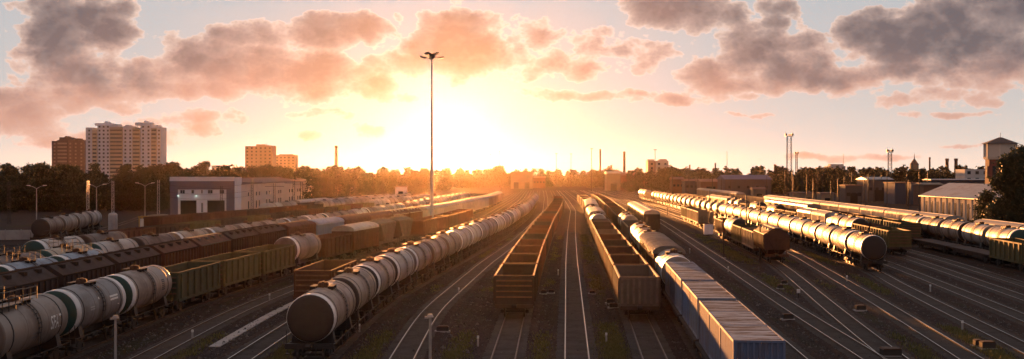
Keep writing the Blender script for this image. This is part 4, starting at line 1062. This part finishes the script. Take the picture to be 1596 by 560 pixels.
for zx in (840, 920, 950, 1025, 1055, 1150, 1170, 1260, 1285, 1345, 1365, 1420, 1440):
    Y = 76.9 * F / (CX - (260 + zx / 6.5875)) - DY
    for z0, z1 in ((4.9, 6.0), (1.2, 3.4)): part('window', MB().box(W_ - .015, W_ + .02, Y - .75, Y + .75, z0, z1), glass_m, dep)
for x in (2.25, 7.3):
    l = part('gate_lamp', MB().box(x - .12, x + .12, -.5, .1, 5.45, 5.6), galv, dep); part('lamp_glass', MB().box(x - .13, x + .13, -.52, -.25, 5.25, 5.44), lamp_on, l)

# apartment towers far left
apt_grey = paint2('panel_grey', (0.66, 0.68, 0.74)); apt_yel = paint2('balcony_yellow', (0.48, 0.42, 0.34)); apt_brown = paint2('brick_brown', (0.11, 0.08, 0.085)); apt_lite = paint2('panel_white', (0.5, 0.49, 0.48)); apt_tan = paint2('panel_tan', (0.24, 0.19, 0.18))
def tower(label, px0, px1, Y, cols, depth, mat, winmat, rooftop, name='apartment_tower'):
    """cols: (px0, px1, py_top, material, protrusion)"""
    cx_ = wx((px0 + px1) / 2, Y); t = thing(name, label, 'building', (cx_, Y, 0))
    win = MB()
    for i, (a, b, top, m, pr) in enumerate(cols):
        x0, x1, z1 = wx(a, Y) - cx_, wx(b, Y) - cx_, wz(top, Y)
        bal = pr > 0
        part('balcony_stack' if bal else 'wall', MB().box(x0, x1 - .02, -pr, depth, 0, z1), m, t)
        z = 4.0
        while z < z1 - 2.5:
            if bal:
                win.box(x0 + .4, x1 - .4, -pr - .06, -pr - .002, z + 1.1, z + 2.4)
            else:
                n = max(1, int((x1 - x0) / 3.2))
                for k in range(n):
                    c = x0 + (k + .5) * (x1 - x0) / n; win.box(c - .75, c + .75, -.06, -.002, z + .9, z + 2.3)
            z += 3.0
    tag(part('windows', win, winmat, t), kind='stuff')
    for (a, b, bot, top) in rooftop: part('roof_house', MB().box(wx(a, Y) - cx_, wx(b, Y) - cx_, 3, depth - 3, wz(bot, Y) + .01, wz(top, Y)), mat, t)
    return t
S6 = 6.2216
def zc(zx): return 75 + zx / S6
def zr(zy): return 180 + zy / S6
tower('tall pale grey apartment block with yellowish balcony columns, upper left', 133, 251, 1000,
      [(zc(365), zc(430), zr(118), apt_grey, 0), (zc(430), zc(478), zr(140), apt_yel, 1.0), (zc(478), zc(600), zr(98), apt_grey, 0), (zc(600), zc(725), zr(112), apt_yel, 1.0), (zc(725), zc(820), zr(104), apt_grey, .0),
       (zc(820), zc(895), zr(120), apt_yel, 1.0), (zc(895), zc(1000), zr(98), apt_grey, 0), (zc(1000), zc(1055), zr(122), apt_yel, 1.0), (zc(1055), zc(1095), zr(114), apt_grey, 0)], 16, apt_grey, glass_m,
      [(zc(440), zc(600), zr(98), zr(74)), (zc(600), zc(670), zr(112), zr(84)), (zc(535), zc(556), zr(74), zr(56)), (zc(830), zc(985), zr(98), zr(68)), (zc(735), zc(775), zr(104), zr(92)), (zc(1030), zc(1058), zr(114), zr(92)), (zc(920), zc(928), zr(68), zr(50))])
tower('brown brick apartment tower left of the tall pale block', 80, 132, 1060,
      [(zc(35), zc(90), zr(248), apt_brown, 0), (zc(90), zc(190), zr(240), apt_brown, .8), (zc(190), zc(240), zr(240), apt_brown, 0), (zc(240), zc(350), zr(238), apt_brown, 0)], 16, apt_brown, paint('window_pale', (0.22, 0.18, 0.18), .3), [(zc(95), zc(210), zr(240), zr(212)), (zc(150), zc(172), zr(212), zr(200)), (zc(250), zc(290), zr(238), zr(222))])
tower('square tan tower block above the depot', 382, 424, 1100, [(382, 403, 228, apt_tan, 0), (403, 424, 227, apt_tan, .0)], 20, apt_tan, glass_m, [(398, 412, 227.5, 225)])
tower('lower hazy tower block right of the tan one', 429, 460, 1300, [(429, 447, 242, apt_tan, 0), (447, 460, 242, apt_tan, 0)], 18, apt_tan, glass_m, [(434, 456, 242, 240.5)])
tower('small pale house block peeking over the wood left of tower blocks', 330, 352, 1150, [(330, 352, 258, apt_lite, 0)], 14, apt_lite, glass_m, [])
tower('tall pale block right of centre behind the yard', 1010, 1043, 900, [(1010, 1022, 251, apt_tan, 0), (1022.2, 1042, 250.5, apt_lite, 0)], 14, apt_lite, glass_m, [(1010, 1020, 251, 248.5), (1028, 1040, 250.5, 248)])
tower('wide two-tone block on the right horizon', 1284, 1336, 900, [(1278, 1292, 261, apt_tan, 0), (1292, 1318, 259, apt_lite, 0), (1318.2, 1334, 265, apt_lite, 0)], 14, apt_lite, glass_m, [(1296, 1316, 259, 256)])
tower('white flats behind trees left of the water tower', 1504, 1542, 560, [(1504, 1542, 264, apt_lite, 0)], 12, apt_lite, glass_m, [])
tower('pale block cut by the right edge beyond the water tower', 1588, 1600, 620, [(1589, 1606, 229, apt_tan, 0)], 12, apt_tan, glass_m, [])

# pale workshop with tall windows (right)
wk = thing('workshop_building', 'pale pink workshop with a row of tall narrow windows, right side', 'building', (100, 262, 0))
wk_wall = paint2('workshop_render', (0.56, 0.44, 0.35)); wk_roof = paint('workshop_roof', (0.27, 0.25, 0.25), .5, .2, .6, (.12, .08, .065), .5, (1, .3, 1))
part('wall', MB().box(0, 14, 0, 47, 0, 6.3).prism_y([(0, 6.31), (14, 6.31), (7, 9.1)], .05, 46.95), wk_wall, wk)
part('roof', MB().add([(-.5, -.5, 6.22), (7, -.5, 9.3), (7, 47.5, 9.3), (-.5, 47.5, 6.22), (14.5, -.5, 6.22), (14.5, 47.5, 6.22), (-.5, -.5, 6.05), (7, -.5, 9.12), (7, 47.5, 9.12), (-.5, 47.5, 6.05), (14.5, -.5, 6.05), (14.5, 47.5, 6.05)],
     [(0, 1, 2, 3), (1, 4, 5, 2), (6, 9, 8, 7), (7, 8, 11, 10), (0, 3, 9, 6), (4, 10, 11, 5), (0, 6, 7, 1), (1, 7, 10, 4), (3, 2, 8, 9), (2, 5, 11, 8)]), wk_roof, wk)
for i in range(11):
    y = 3.2 + i * 4.0; w1 = part('window', MB().box(-.02, .06, y - .62, y + .62, 1.2, 5.0), glass_m, wk)
    part('sill', MB().box(-.09, -.022, y - .8, y + .8, 1.06, 1.18), wk_wall, w1); part('pilaster', MB().box(-.05, -.002, y + 1.75, y + 2.25, 0, 6.0), wk_wall, wk)

# water tower
wt = thing('water_tower', 'octagonal water tower, pale tank on red brick shaft with dark hipped roof', 'water tower', (127.5, 330, 0))
brick_m = paint2('red_brick', (0.17, 0.055, 0.045)); tank_w = paint2('tank_boards', (0.62, 0.56, 0.48))
def ngon(r, n=8, a0=math.pi / 8): return [(r * math.cos(a0 + 2 * math.pi * i / n), r * math.sin(a0 + 2 * math.pi * i / n)) for i in range(n)]
def frustum(r0, r1, z0, z1, n=8):
    b = MB(); p, q = ngon(r0, n), ngon(r1, n); vs = [(x, y, z0) for x, y in p] + [(x, y, z1) for x, y in q]
    b.add(vs, [(i, (i + 1) % n, n + (i + 1) % n, n + i) for i in range(n)] + [list(range(n))[::-1], list(range(n, 2 * n))]); return b
part('shaft', frustum(3.9, 3.7, 0, 15.2), brick_m, wt); part('tank', frustum(4.1, 4.1, 15.9, 19.3), tank_w, wt); part('cornice', frustum(4.05, 4.3, 15.21, 15.88), tank_w, wt)
part('roof', frustum(4.75, .4, 19.32, 21.0), paint2('tower_roof', (.09, .07, .065)), wt); part('finial', MB().rod((0, 0, 21), (0, 0, 22.2), .06), pole_dark, wt)
for i in range(8):
    a = 2 * math.pi * i / 8; part('window', MB().box(-.5, .5, 3.45, 3.62, 10.5, 13.5), glass_m, wt, (0, 0, 0), a)
    part('board_rib', MB().box(-.1, .1, 3.9, 4.16, 15.92, 19.28), tank_w, wt, (0, 0, 0), a + math.pi / 8)

def shed(label, px0, px1, pyt, Y, depth, wall, roof, pitch=.0, gates=0, wins=0, name='yard_building', rz=0.0):
    x0, x1 = wx(px0, Y), wx(px1, Y); w = x1 - x0; h = max(2.6, wz(pyt, Y) - pitch)
    t = thing(name, label, 'building', (x0, Y, 0), rz)
    part('wall', MB().box(0, w, 0, depth, 0, h), wall, t)
    if pitch > 0:
        b = MB(); b.prism_x([(-.4, h + .002), (depth + .4, h + .002), (depth + .4, h + .2), (depth / 2, h + pitch), (-.4, h + .2)], -.4, w + .4); part('roof', b, roof, t)
    else: part('roof', MB().box(-.3, w + .3, -.3, depth + .3, h + .002, h + .4), roof, t)
    for i in range(gates):
        c = w * (i + .5) / gates; part('gateway', MB().box(c - w / gates * .22, c + w / gates * .22, -.05, -.004, .05, min(h * .7, 4.5)), dark_open, t)
    for i in range(wins):
        c = w * (i + .5) / wins; part('window', MB().box(c - .6, c + .6, -.05, -.004, h * .5, h * .5 + 1.2), glass_m, t)
    return t
blue_roof = paint2('roof_blue_sheet', (0.07, 0.10, 0.22)); brickw = paint2('brick_wall', (0.13, 0.07, 0.05)); plast = paint2('plaster', (0.22, 0.18, 0.14)); greyw = paint2('grey_sheet', (0.06, 0.06, 0.075)); bluew = paint2('pale_blue_sheet', (0.085, 0.10, 0.14)); rust_roof = paint2('rust_roof', (0.16, 0.09, 0.07))
SH = [('pale central building with a dark gate at the end of the yard', 796, 830, 268.5, 900, 20, plast, roof_dark, 0, 2, 0),
      ('low long building right of the pale central building', 831, 850, 275, 930, 14, brickw, rust_roof, 1.2, 0, 4),
      ('pale low hall with bright roof below the thin chimneys', 946, 967, 267, 800, 20, plast, roof_white, 1.5, 1, 0),
      ('brown works hall right of the thin chimneys', 968, 1006, 269, 820, 24, brickw, rust_roof, 2, 2, 0),
      ('low brown office below the pale tower block', 1048, 1066, 276, 700, 12, brickw, rust_roof, 1.5, 0, 3),
      ('grey row of sheds right of the pale tower block', 1068, 1088, 279, 680, 14, greyw, rust_roof, 1.2, 0, 3),
      ('brown shed with pale doorway left of the blue roofed hall', 1092, 1124, 279, 640, 14, brickw, rust_roof, 1.6, 1, 0),
      ('wide dark hall under a blue roof right of centre', 1130, 1202, 273, 600, 22, greyw, blue_roof, 2.2, 0, 5),
      ('small sunlit hut in front of the blue roofed hall', 1174, 1193, 292, 470, 5, plast, rust_roof, .9, 1, 1),
      ('low sunlit wall shed beside the lattice floodlight tower', 1236, 1268, 299.5, 430, 6, plast, rust_roof, .5, 2, 0),
      ('small sunlit kiosk right of the lattice tower', 1280, 1300, 300, 420, 6, plast, roof_dark, .5, 1, 0),
      ('grey service block among the poles on the right', 1318, 1344, 290, 440, 8, greyw, rust_roof, 0, 1, 3),
      ('grey hall with light skylight right of the poles', 1352, 1392, 276, 520, 16, greyw, roof_grey, 1.2, 1, 4),
      ('pale blue sheet metal hall, first of the pair right', 1395, 1412, 286, 470, 14, bluew, rust_roof, 0, 0, 0),
      ('pale blue sheet metal hall, second of the pair right', 1420, 1434, 286, 468, 14, bluew, rust_roof, 0, 0, 0),
      ('low brown shed left of the pale workshop', 1440, 1470, 285, 450, 12, brickw, plast, .8, 2, 0),
      ('long grey platform canopy left of the water tower', 1452, 1540, 279, 480, 10, greyw, roof_grey, .5, 0, 6),
      ('small pale hut beside the left sidings near the sun', 616, 633, 292, 520, 6, wall_pale, roof_grey, 0, 1, 0),
      ('low pale sheds beyond the depot', 522, 560, 292, 560, 8, plast, roof_white, .8, 2, 0),
      ('small hut in the left sidings beyond the depot', 567, 590, 291, 600, 8, brickw, roof_white, 1, 1, 1)]
for a in SH: shed(*a)

# ------------------------------------------------------------------ chimneys, masts, poles
def chimney(label, px, top, Y, r, m, cap=True):
    t = thing('chimney', label, 'chimney', (wx(px, Y), Y, 0)); z = wz(top, Y)
    part('stack', MB().rod((0, 0, 0), (0, 0, z), r, 12, 0, r * .7), m, t)
    if cap: part('rim', MB().rod((0, 0, z * .95), (0, 0, z + .3), r * .85, 12), roof_dark, t)
chimney('slim tall chimney left of the sun above the wood', 524, 228, 1150, 1.9, apt_tan)
chimney('thin tall chimney, left of the pair right of centre', 935.5, 233, 1200, 1.1, brickw); chimney('thin tall chimney, right of the pair right of centre', 973, 237, 1150, 1.5, brickw)
chimney('short chimney between the two tall thin ones', 953, 258, 1150, 1.2, brickw); chimney('stub chimney left of the lattice floodlight tower', 1208, 257, 1000, 1.3, brickw)
chimney('left of two short chimneys near the water tower', 1476, 248, 800, 1.4, brickw); chimney('right of two short chimneys near the water tower', 1490, 248, 790, 1.4, brickw)
chimney('thin rod chimney right of the small turret', 1449, 246, 900, .8, brickw); chimney('thin pipe chimney above trees right of the pale block', 1115, 254, 900, .7, brickw, False); chimney('short pipe chimney left of thin pipe', 1075, 257, 900, .8, brickw, False)

# turret
tu = thing('turret', 'small domed turret rising above the trees on the right', 'turret', (wx(1425, 800), 800, 0)); zt = wz(259, 800)
part('shaft', frustum(2.8, 2.7, 0, zt + 1), plast, tu); part('roof', frustum(2.9, .5, zt + 1.02, zt + 4.4), roof_dark, tu); part('spire', MB().rod((0, 0, zt + 4.3), (0, 0, zt + 8), .35, 6, 0, .1), roof_dark, tu)

# tall yard mast with ring of floodlights
YM = 241.0; mx_ = wx(673, YM); mh = wz(87, YM)
ms = thing('floodlight_mast', 'very tall single floodlight mast in front of the sun', 'light mast', (mx_, YM, 0))
part('pole', MB().rod((0, 0, 0), (0, 0, mh * .45), .42, 12, 0, .26, False).rod((0, 0, mh * .45), (0, 0, mh), .26, 12, 0, .13), galv, ms); part('base', MB().rod((0, 0, 0), (0, 0, .9), .62, 12), concrete, ms)
part('lamp_ring', MB().rod((0, 0, mh - .6), (0, 0, mh + .35), .45, 10), steel_dark, ms)
for i in range(8):
    a = 2 * math.pi * i / 8 + .2; ca, sa = math.cos(a), math.sin(a); up = .35 if i % 2 else -.35
    b = MB(); r1 = 1.75 if i % 4 in (0,) or i % 2 == 0 else 1.0
    b.rod((.3 * ca, .3 * sa, mh - .2), (r1 * .75 * ca, r1 * .75 * sa, mh + up - .1), .06, 5)
    c = Vector((r1 * ca, r1 * sa, mh + up)); u = Vector((ca, sa, .22)).normalized(); v = Vector((-sa, ca, 0)); w = u.cross(v)
    vs = [c + u * p * .55 + v * q * .3 + w * s * .14 for p in (-1, 1) for q in (-1, 1) for s in (-1, 1)]
    b.add(vs, [(0, 1, 3, 2), (4, 6, 7, 5), (0, 4, 5, 1), (2, 3, 7, 6), (0, 2, 6, 4), (1, 5, 7, 3)]); part('floodlight', b, steel_dark, ms)

def lattice(label, px, top, Y, w, name='lattice_tower'):
    z = wz(top, Y); t = thing(name, label, 'light tower', (wx(px, Y), Y, 0)); leg = MB(); br = MB(); r = .13
    for sx in (-1, 1):
        for sy in (-1, 1): part('leg', MB().rod((sx * w, sy * w, 0), (sx * w * .8, sy * w * .8, z), r, 5), steel_dark, t)
    n = int(z / (2.2 * w)); zs = [z * i / n for i in range(n + 1)]
    for i in range(n):
        for (ax, ay, bx_, by_) in ((-1, -1, 1, -1), (1, -1, 1, 1), (1, 1, -1, 1), (-1, 1, -1, -1)):
            f0, f1 = w * (1 - .2 * zs[i] / z), w * (1 - .2 * zs[i + 1] / z); br.rod((ax * f0, ay * f0, zs[i]), (bx_ * f1, by_ * f1, zs[i + 1]), .06, 4); br.rod((ax * f1, ay * f1, zs[i + 1]), (bx_ * f1, by_ * f1, zs[i + 1]), .06, 4)
    part('bracing', br, steel_dark, t); part('platform', MB().box(-w * 1.5, w * 1.5, -w * 1.5, w * 1.5, z, z + .2), steel_dark, t)
    for sx in (-1, 1):
        part('floodlight', MB().box(sx * w * 1.3 - .5, sx * w * 1.3 + .5, -.6, .4, z + .5, z + 1.5).rod((sx * w * 1.3, 0, z + .2), (sx * w * 1.3, 0, z + .6), .08).rod((sx * w * 1.5, 0, z + .2), (sx * w * 1.5, 0, z + 2.6), .06), steel_dark, t)
        part('floodlight', MB().box(sx * .4 - .35, sx * .4 + .35, -w * 1.4, -w * 1.4 + .5, z + .4, z + 1.1), steel_dark, t)
lattice('tall twin legged lattice floodlight tower on the right', 1230, 213, 640, 1.25); lattice('shorter lattice light tower beside the tall one', 1241.5, 241, 760, .55); lattice('lattice light tower above the trees left of the turret', 1387, 238, 620, .9)

def mast(label, px, top, Y, r=.16, arms=True, base=None, name='light_pole', m=None):
    z = wz(top, Y) if base is None else base; t = thing(name, label, 'pole', (wx(px, Y), Y, 0)); m = m or steel_dark
    part('pole', MB().rod((0, 0, 0), (0, 0, z), r, 7, 0, r * .6), m, t)
    if arms: part('lamp_head', MB().box(-.9, .9, -.25, .25, z, z + .35).box(-.12, .12, -.8, .8, z - .15, z + .3), m, t)
for i, (px, top, Y) in enumerate([(867, 240, 950), (890, 240.5, 960), (922, 232.5, 760), (764, 241, 1000), (779, 236, 1000), (1021, 234, 720)]):
    mast(['thin hazy lamp mast, leftmost of three right of the sun', 'thin hazy lamp mast, middle of three right of the sun', 'thin lamp mast left of the two thin chimneys', 'faint mast beside the sun glow, left one', 'faint mast beside the sun glow, right one', 'thin lamp mast behind the pale tower block'][i], px, top, Y, .28)
mast('slender radio mast on the right horizon', 1133, 236, 1300, .4, False, None, 'radio_mast'); mast('thin radio mast on the wide right block', 1314.5, 240, 905, .2, False, None, 'radio_mast')
# nearer dark poles among the right-hand tracks
for px, py, top, l in ((1184.5, 409, 312, 'dark slim pole standing beside the near covered hopper wagon'), (1163, 389, 303, 'dark slim pole left of the near covered hopper wagon'), (1106, 362, 297, 'thick dark pole standing behind the white cabinet'), (1040.5, 336, 296, 'thin dark pole between empty tracks right of centre')):
    x, Y = gpt(px, py, 0); mast(l, px, top, Y, .13, False, None, 'signal_pole', pole_dark)
# near short lamp posts, left and centre
for i, (px, py, l) in enumerate(((180, 493, 'short pale post with small cap in front of the left tank wagons'), (670.5, 491, 'short pale post with small cap beside the curved empty track'))):
    Y = 70.0; z = wz(py, Y); t = thing('lamp_post', l, 'post', (wx(px, Y), Y, 0))
    part('pole', MB().rod((0, 0, 0), (0, 0, z - .1), .085, 8, 0, .07), concrete, t); part('cap', MB().rod((0, 0, z - .12), (0, 0, z + .05), .2, 10, 0, .12).box(-.3, -.1, -.06, .06, z - .2, z - .08), concrete, t)

# twin-arm yard lamps, left
for i, (px, Y, top) in enumerate(((57, 272, 290), (150.5, 276, 288), (226, 282, 286))):
    z = wz(top, Y); t = thing('street_lamp', ['twin-armed street lamp at far left before the dark wood', 'twin-armed street lamp in the middle of three before the wood', 'twin-armed street lamp nearest the depot before the wood'][i], 'street lamp', (wx(px, Y), Y, 0), 0, 'twin-armed lamps before the wood')
    part('pole', MB().rod((0, 0, 0), (0, 0, z - .5), .13, 7, 0, .08), concrete, t)
    for s in (-1, 1):
        part('arm', MB().rod((0, 0, z - .6), (s * .9, 0, z - .1), .05, 5).rod((s * .9, 0, z - .1), (s * 1.5, 0, z), .05, 5), galv, t)
        part('lamp_head', MB().prism_y([(s * 1.3, z - .02), (s * 2.15, z + .08), (s * 2.2, z + .18), (s * 1.5, z + .18)], -.18, .18), white_p, t)
# catenary poles and wires
for i, (px, Y, top) in enumerate(((137, 300, 282), (176, 305, 282), (247, 310, 281), (393, 300, 280), (345, 325, 290), (427.5, 320, 286), (458, 330, 281), (470, 345, 284), (505, 420, 284), (553, 430, 282), (14, 290, 284))):
    z = wz(top, Y); t = thing('catenary_pole', ['lattice line pole behind the tank wagons by the wood', 'lattice line pole above the upright silver tank', 'lattice line pole left of the depot', 'line pole at the depot corner', 'line pole before the depot gateway', 'line pole before the depot side, leftmost of three', 'line pole before the depot side, middle of three', 'line pole before the depot side, rightmost of three', 'line pole just right of the depot', 'line pole between the depot and the tall mast', 'lattice line pole at the far left edge'][i], 'pole', (wx(px, Y), Y, 0), 0, 'overhead line poles')
    part('post', MB().rod((-.28, 0, 0), (-.22, 0, z), .09, 5).rod((.28, 0, 0), (.22, 0, z), .09, 5), galv if i < 3 else pole_dark, t)
    b = MB(); k = 0.0
    while k < z - 1: b.rod((-.26, 0, k), (.26, 0, k + .8), .04, 4); b.rod((.26, 0, k + .8), (-.26, 0, k + 1.4), .04, 4); k += 1.4
    part('bracing', b, galv if i < 3 else pole_dark, t); part('crossarm', MB().box(-2.4, 2.4, -.06, .06, z - .8, z - .68), pole_dark, t)
def wire(label, pts, r=.035):
    b = MB()
    for p, q in zip(pts[:-1], pts[1:]):
        p, q = Vector(p), Vector(q); n = 8; L_ = [p.lerp(q, i / n) - Vector((0, 0, .9 * 4 * (i / n) * (1 - i / n))) for i in range(n + 1)]
        for a, c in zip(L_[:-1], L_[1:]): b.rod(a, c, r, 4, 0, None, False)
    tag(part('overhead_wire', b, pole_dark, None), label, 'wire', 'overhead wires')
lw = [(14, 290, 284), (137, 300, 282), (176, 305, 282), (247, 310, 281), (393, 300, 280)]
for dz_, l in ((.9, 'upper overhead wire strung before the dark wood'), (2.6, 'middle overhead wire strung before the dark wood'), (3.8, 'lower overhead wire strung before the dark wood')): wire(l, [(wx(p, y), y, wz(t_, y) - dz_) for p, y, t_ in lw])
rp = random.Random(5); nr = 0
for i in range(26):
    px = 1222 + i * 9 + rp.uniform(-4, 4); Y = rp.uniform(350, 560); z = rp.uniform(9, 13)
    mast('thin dark line pole in the right depot area, %s from left' % ordinal(i + 1), px, 0, Y, .2, False, z, 'line_pole', pole_dark)
for i in range(9):
    px = 1052 + i * 18 + rp.uniform(-5, 5); Y = rp.uniform(480, 650); mast('thin line pole before the blue roofed hall area, %s from left' % ordinal(i + 1), px, 0, Y, .2, False, rp.uniform(8, 12), 'line_pole', pole_dark)
for i in range(7):
    px = 490 + i * 22 + rp.uniform(-6, 6); Y = rp.uniform(420, 560); mast('thin hazy line pole left of the tall mast, %s from left' % ordinal(i + 1), px, 0, Y, .15, i % 2 == 0, rp.uniform(9, 12), 'line_pole', pole_dark)

# ------------------------------------------------------------------ small yard things
x, Y = gpt(1104, 366, 0); cb = thing('equipment_cabinet', 'white equipment cabinet standing beside the right-hand rake', 'cabinet', (x, Y, 0))
part('body', MB().box(-.85, .85, -.5, .5, .1, 1.9), wall_pale, cb); part('lid', MB().box(-.92, .92, -.57, .57, 1.902, 1.98), galv, cb); part('plinth', MB().box(-.8, .8, -.45, .45, 0, .1), concrete, cb); part('door', MB().box(-.8, -.02, -.53, -.502, .2, 1.8), wall_pale, cb); part('door', MB().box(.02, .8, -.53, -.502, .2, 1.8), wall_pale, cb)
x, Y = gpt(176, 360, 0); vt = thing('storage_tank', 'upright silver storage tank with domed top before the wood', 'tank', (x, Y, 0))
b = MB(); n = 20; pr = [(.9, 0), (.9, 3.2), (.85, 3.4), (.65, 3.6), (.3, 3.7), (0, 3.72)]
vs = [(r * math.cos(2 * math.pi * i / n), r * math.sin(2 * math.pi * i / n), z) for r, z in pr for i in range(n)]
b.add(vs, [(j * n + i, j * n + (i + 1) % n, (j + 1) * n + (i + 1) % n, (j + 1) * n + i) for j in range(len(pr) - 1) for i in range(n)], 0, True); part('shell', b, galv, vt); part('plinth', MB().rod((0, 0, -.05), (0, 0, .15), 1.1, 12), concrete, vt)
x, Y = gpt(243, 357, 0); lo = thing('loading_frame', 'yellow loading frame with white drum left of the depot', 'loading frame', (x, Y, 0))
ylw = paint('yellow_steel', (0.42, 0.27, 0.05), .5)
for sx in (-3.2, 3.2):
    for sy in (-1, 1): part('post', MB().box(sx - .1, sx + .1, sy - .1, sy + .1, 0, 2.4), ylw, lo)
part('beam', MB().box(-3.4, 3.4, -1.15, -.85, 2.402, 2.7).box(-3.4, 3.4, .85, 1.15, 2.402, 2.7), ylw, lo); part('drum', MB().rod((-2.5, 0, .1), (-2.5, 0, 2.1), .8, 14), white_p, lo); part('cover', MB().prism_y([(-1.8, 2.72), (2.8, 2.72), (2.2, 3.0), (.4, 3.1), (-1.2, 2.95)], -.9, .9), roof_white, lo)
# low concrete wall, far left, panel by panel
cw = thing('concrete_wall', 'low grey concrete panel wall at the far left edge', 'wall', (-92, 222, 0), R(20))
for i in range(6): part('panel', MB().box(i * 2.6 - 5, i * 2.6 - 2.46, -.08, .08, 0, 1.7), concrete, cw)
for i in range(7): part('post', MB().box(i * 2.6 - 5.1, i * 2.6 - 4.92, -.14, .14, 0, 1.8), concrete, cw)
# concrete cable trough between two left tracks: lids are separate slabs
tr_ = thing('cable_trough', 'pale concrete cable trough curving between two empty left tracks', 'cable trough', (-20.4, 87, 0))
yy = 86.5
while yy < 135:
    xa = .52 * x_at('S1', yy) + .48 * x_at('S2', yy); xb = .52 * x_at('S1', yy + 1) + .48 * x_at('S2', yy + 1)
    o = link('slab', cached('slab', lambda: MB().box(-.38, .38, .015, 1.0, 0, .05), concrete), tr_, (xa + 20.4, yy - 87, 0), math.atan2(-(xb - xa), 1)); yy += 1.0
# point machines and boxes on the ground
def ground_box(label, px, py, w, l, h, rz=0.0):
    x, Y = gpt(px, py, 0); t = thing('point_machine', label, 'point machine', (x, Y, 0), rz, 'point machines beside the rails')
    part('case', MB().box(-w / 2, w / 2, -l / 2, l / 2, .12, h), pole_dark, t); part('lid', MB().prism_y([(-w / 2 - .03, h + .002), (w / 2 + .03, h + .002), (w / 2 - .1, h + .08), (-w / 2 + .1, h + .08)], -l / 2 - .03, l / 2 + .03), rust_p, t); part('bed', MB().box(-w / 2 - .15, w / 2 + .1, -l / 2 - .1, l / 2 + .1, .0, .12), concrete, t)
for a in (('dark point machine beside the near right-hand switch', 1228, 499, .8, .6, .45), ('dark point machine between merging tracks, right foreground', 1341, 485, .8, .6, .45), ('pale topped point machine near bottom right corner', 1539, 545, .9, .6, .5), ('small dark box left of the corner point machine', 1524, 541, .5, .5, .45),
          ('rusty point machine at the switch crossing, bottom right', 1388, 556, 1.2, .9, .5), ('small box by the tracks below the hopper wagon', 1216, 451, .5, .5, .4), ('small box behind the other one below the hopper wagon', 1222, 444, .5, .5, .4),
          ('dark box in the grass between gondola trains, front one', 956, 481, .7, .5, .4), ('dark box in the grass between gondola trains, rear one', 951, 474, .6, .5, .4), ('small box left of the straight empty track', 847, 459, .5, .4, .35), ('small box beside the left gondola train', 859, 458, .5, .4, .35), ('small box between track and gondola train right of centre', 923, 459, .5, .4, .3), ('low box beside the curved empty track', 690, 518, .9, .5, .4)): ground_box(*a)
SG = [(1090, 455, 'beside the container train'), (1150, 500, 'in front of the container train right side'), (1320, 440, 'before the right-hand tank train'), (1450, 455, 'on bare ballast at right'), (1500, 515, 'near the bottom right corner'), (560, 520, 'right of the nearest central tank wagon'), (715, 460, 'between the curved track and the left gondola train'), (745, 540, 'at bottom centre left of the gondola rails'),
      (945, 535, 'at bottom centre between straight track and gondola rails'), (870, 430, 'close by the left gondola train'), (420, 470, 'beside the pale cable trough'), (300, 530, 'left of the pale cable trough'), (1075, 395, 'between covered rake and empty track'), (1135, 425, 'between empty tracks right of the containers')]
for px, py, w in SG:
    x, Y = gpt(px, py, 0); t = thing('marker_post', 'short pale marker post ' + w, 'marker post', (x, Y, 0), 0, 'marker posts in the yard'); part('post', MB().box(-.06, .06, -.06, .06, 0, .55), concrete, t); part('top', MB().box(-.07, .07, -.07, .07, .552, .72), white_p, t)
for px, py, w in ((1128, 404, 'right of the dark covered rake'), (1300, 402, 'left of the right-hand tank train'), (1010, 372, 'beside the container train'), (735, 372, 'right of the central tank train'), (640, 452, 'beside the central tank train')):
    x, Y = gpt(px, py, 0); t = thing('colour_light_signal', 'dark colour light signal on a thin post ' + w, 'signal', (x, Y, 0), 0, 'light signals in the yard')
    part('post', MB().rod((0, 0, 0), (0, 0, 3.3), .06), pole_dark, t); hd = part('head', MB().box(-.2, .2, -.12, .12, 2.7, 3.7), black_p, t); part('foot', MB().box(-.25, .25, -.25, .25, 0, .2), concrete, t)
    for z in (2.9, 3.2, 3.5): part('lens_hood', MB().rod((0, -.26, z), (0, -.121, z), .1, 8), steel_dark, hd)
dw = gpt(1244.5, 465, 0); ds = thing('dwarf_signal', 'small white topped dwarf signal between right-hand tracks', 'signal', (dw[0], dw[1], 0)); part('post', MB().rod((0, 0, 0), (0, 0, .5), .05), pole_dark, ds); part('head', MB().box(-.14, .14, -.1, .1, .5, .85), white_p, ds)

# ------------------------------------------------------------------ air
hb = MB().box(-2420, 2420, -320, 4020, -1.0, 62)
hz = part("haze", hb, steel_dark, None); hm = bpy.data.materials.new('haze'); hm.use_nodes = True; nt = hm.node_tree; nt.nodes.clear()
pv = nt.nodes.new('ShaderNodeVolumePrincipled'); pv.inputs['Color'].default_value = (.98, .80, .62, 1); pv.inputs['Density'].default_value = HAZE; pv.inputs['Anisotropy'].default_value = HAZE_G
om = nt.nodes.new('ShaderNodeOutputMaterial'); nt.links.new(pv.outputs[0], om.inputs['Volume']); hz.data.materials.clear(); hz.data.materials.append(hm); tag(hz, kind='stuff')
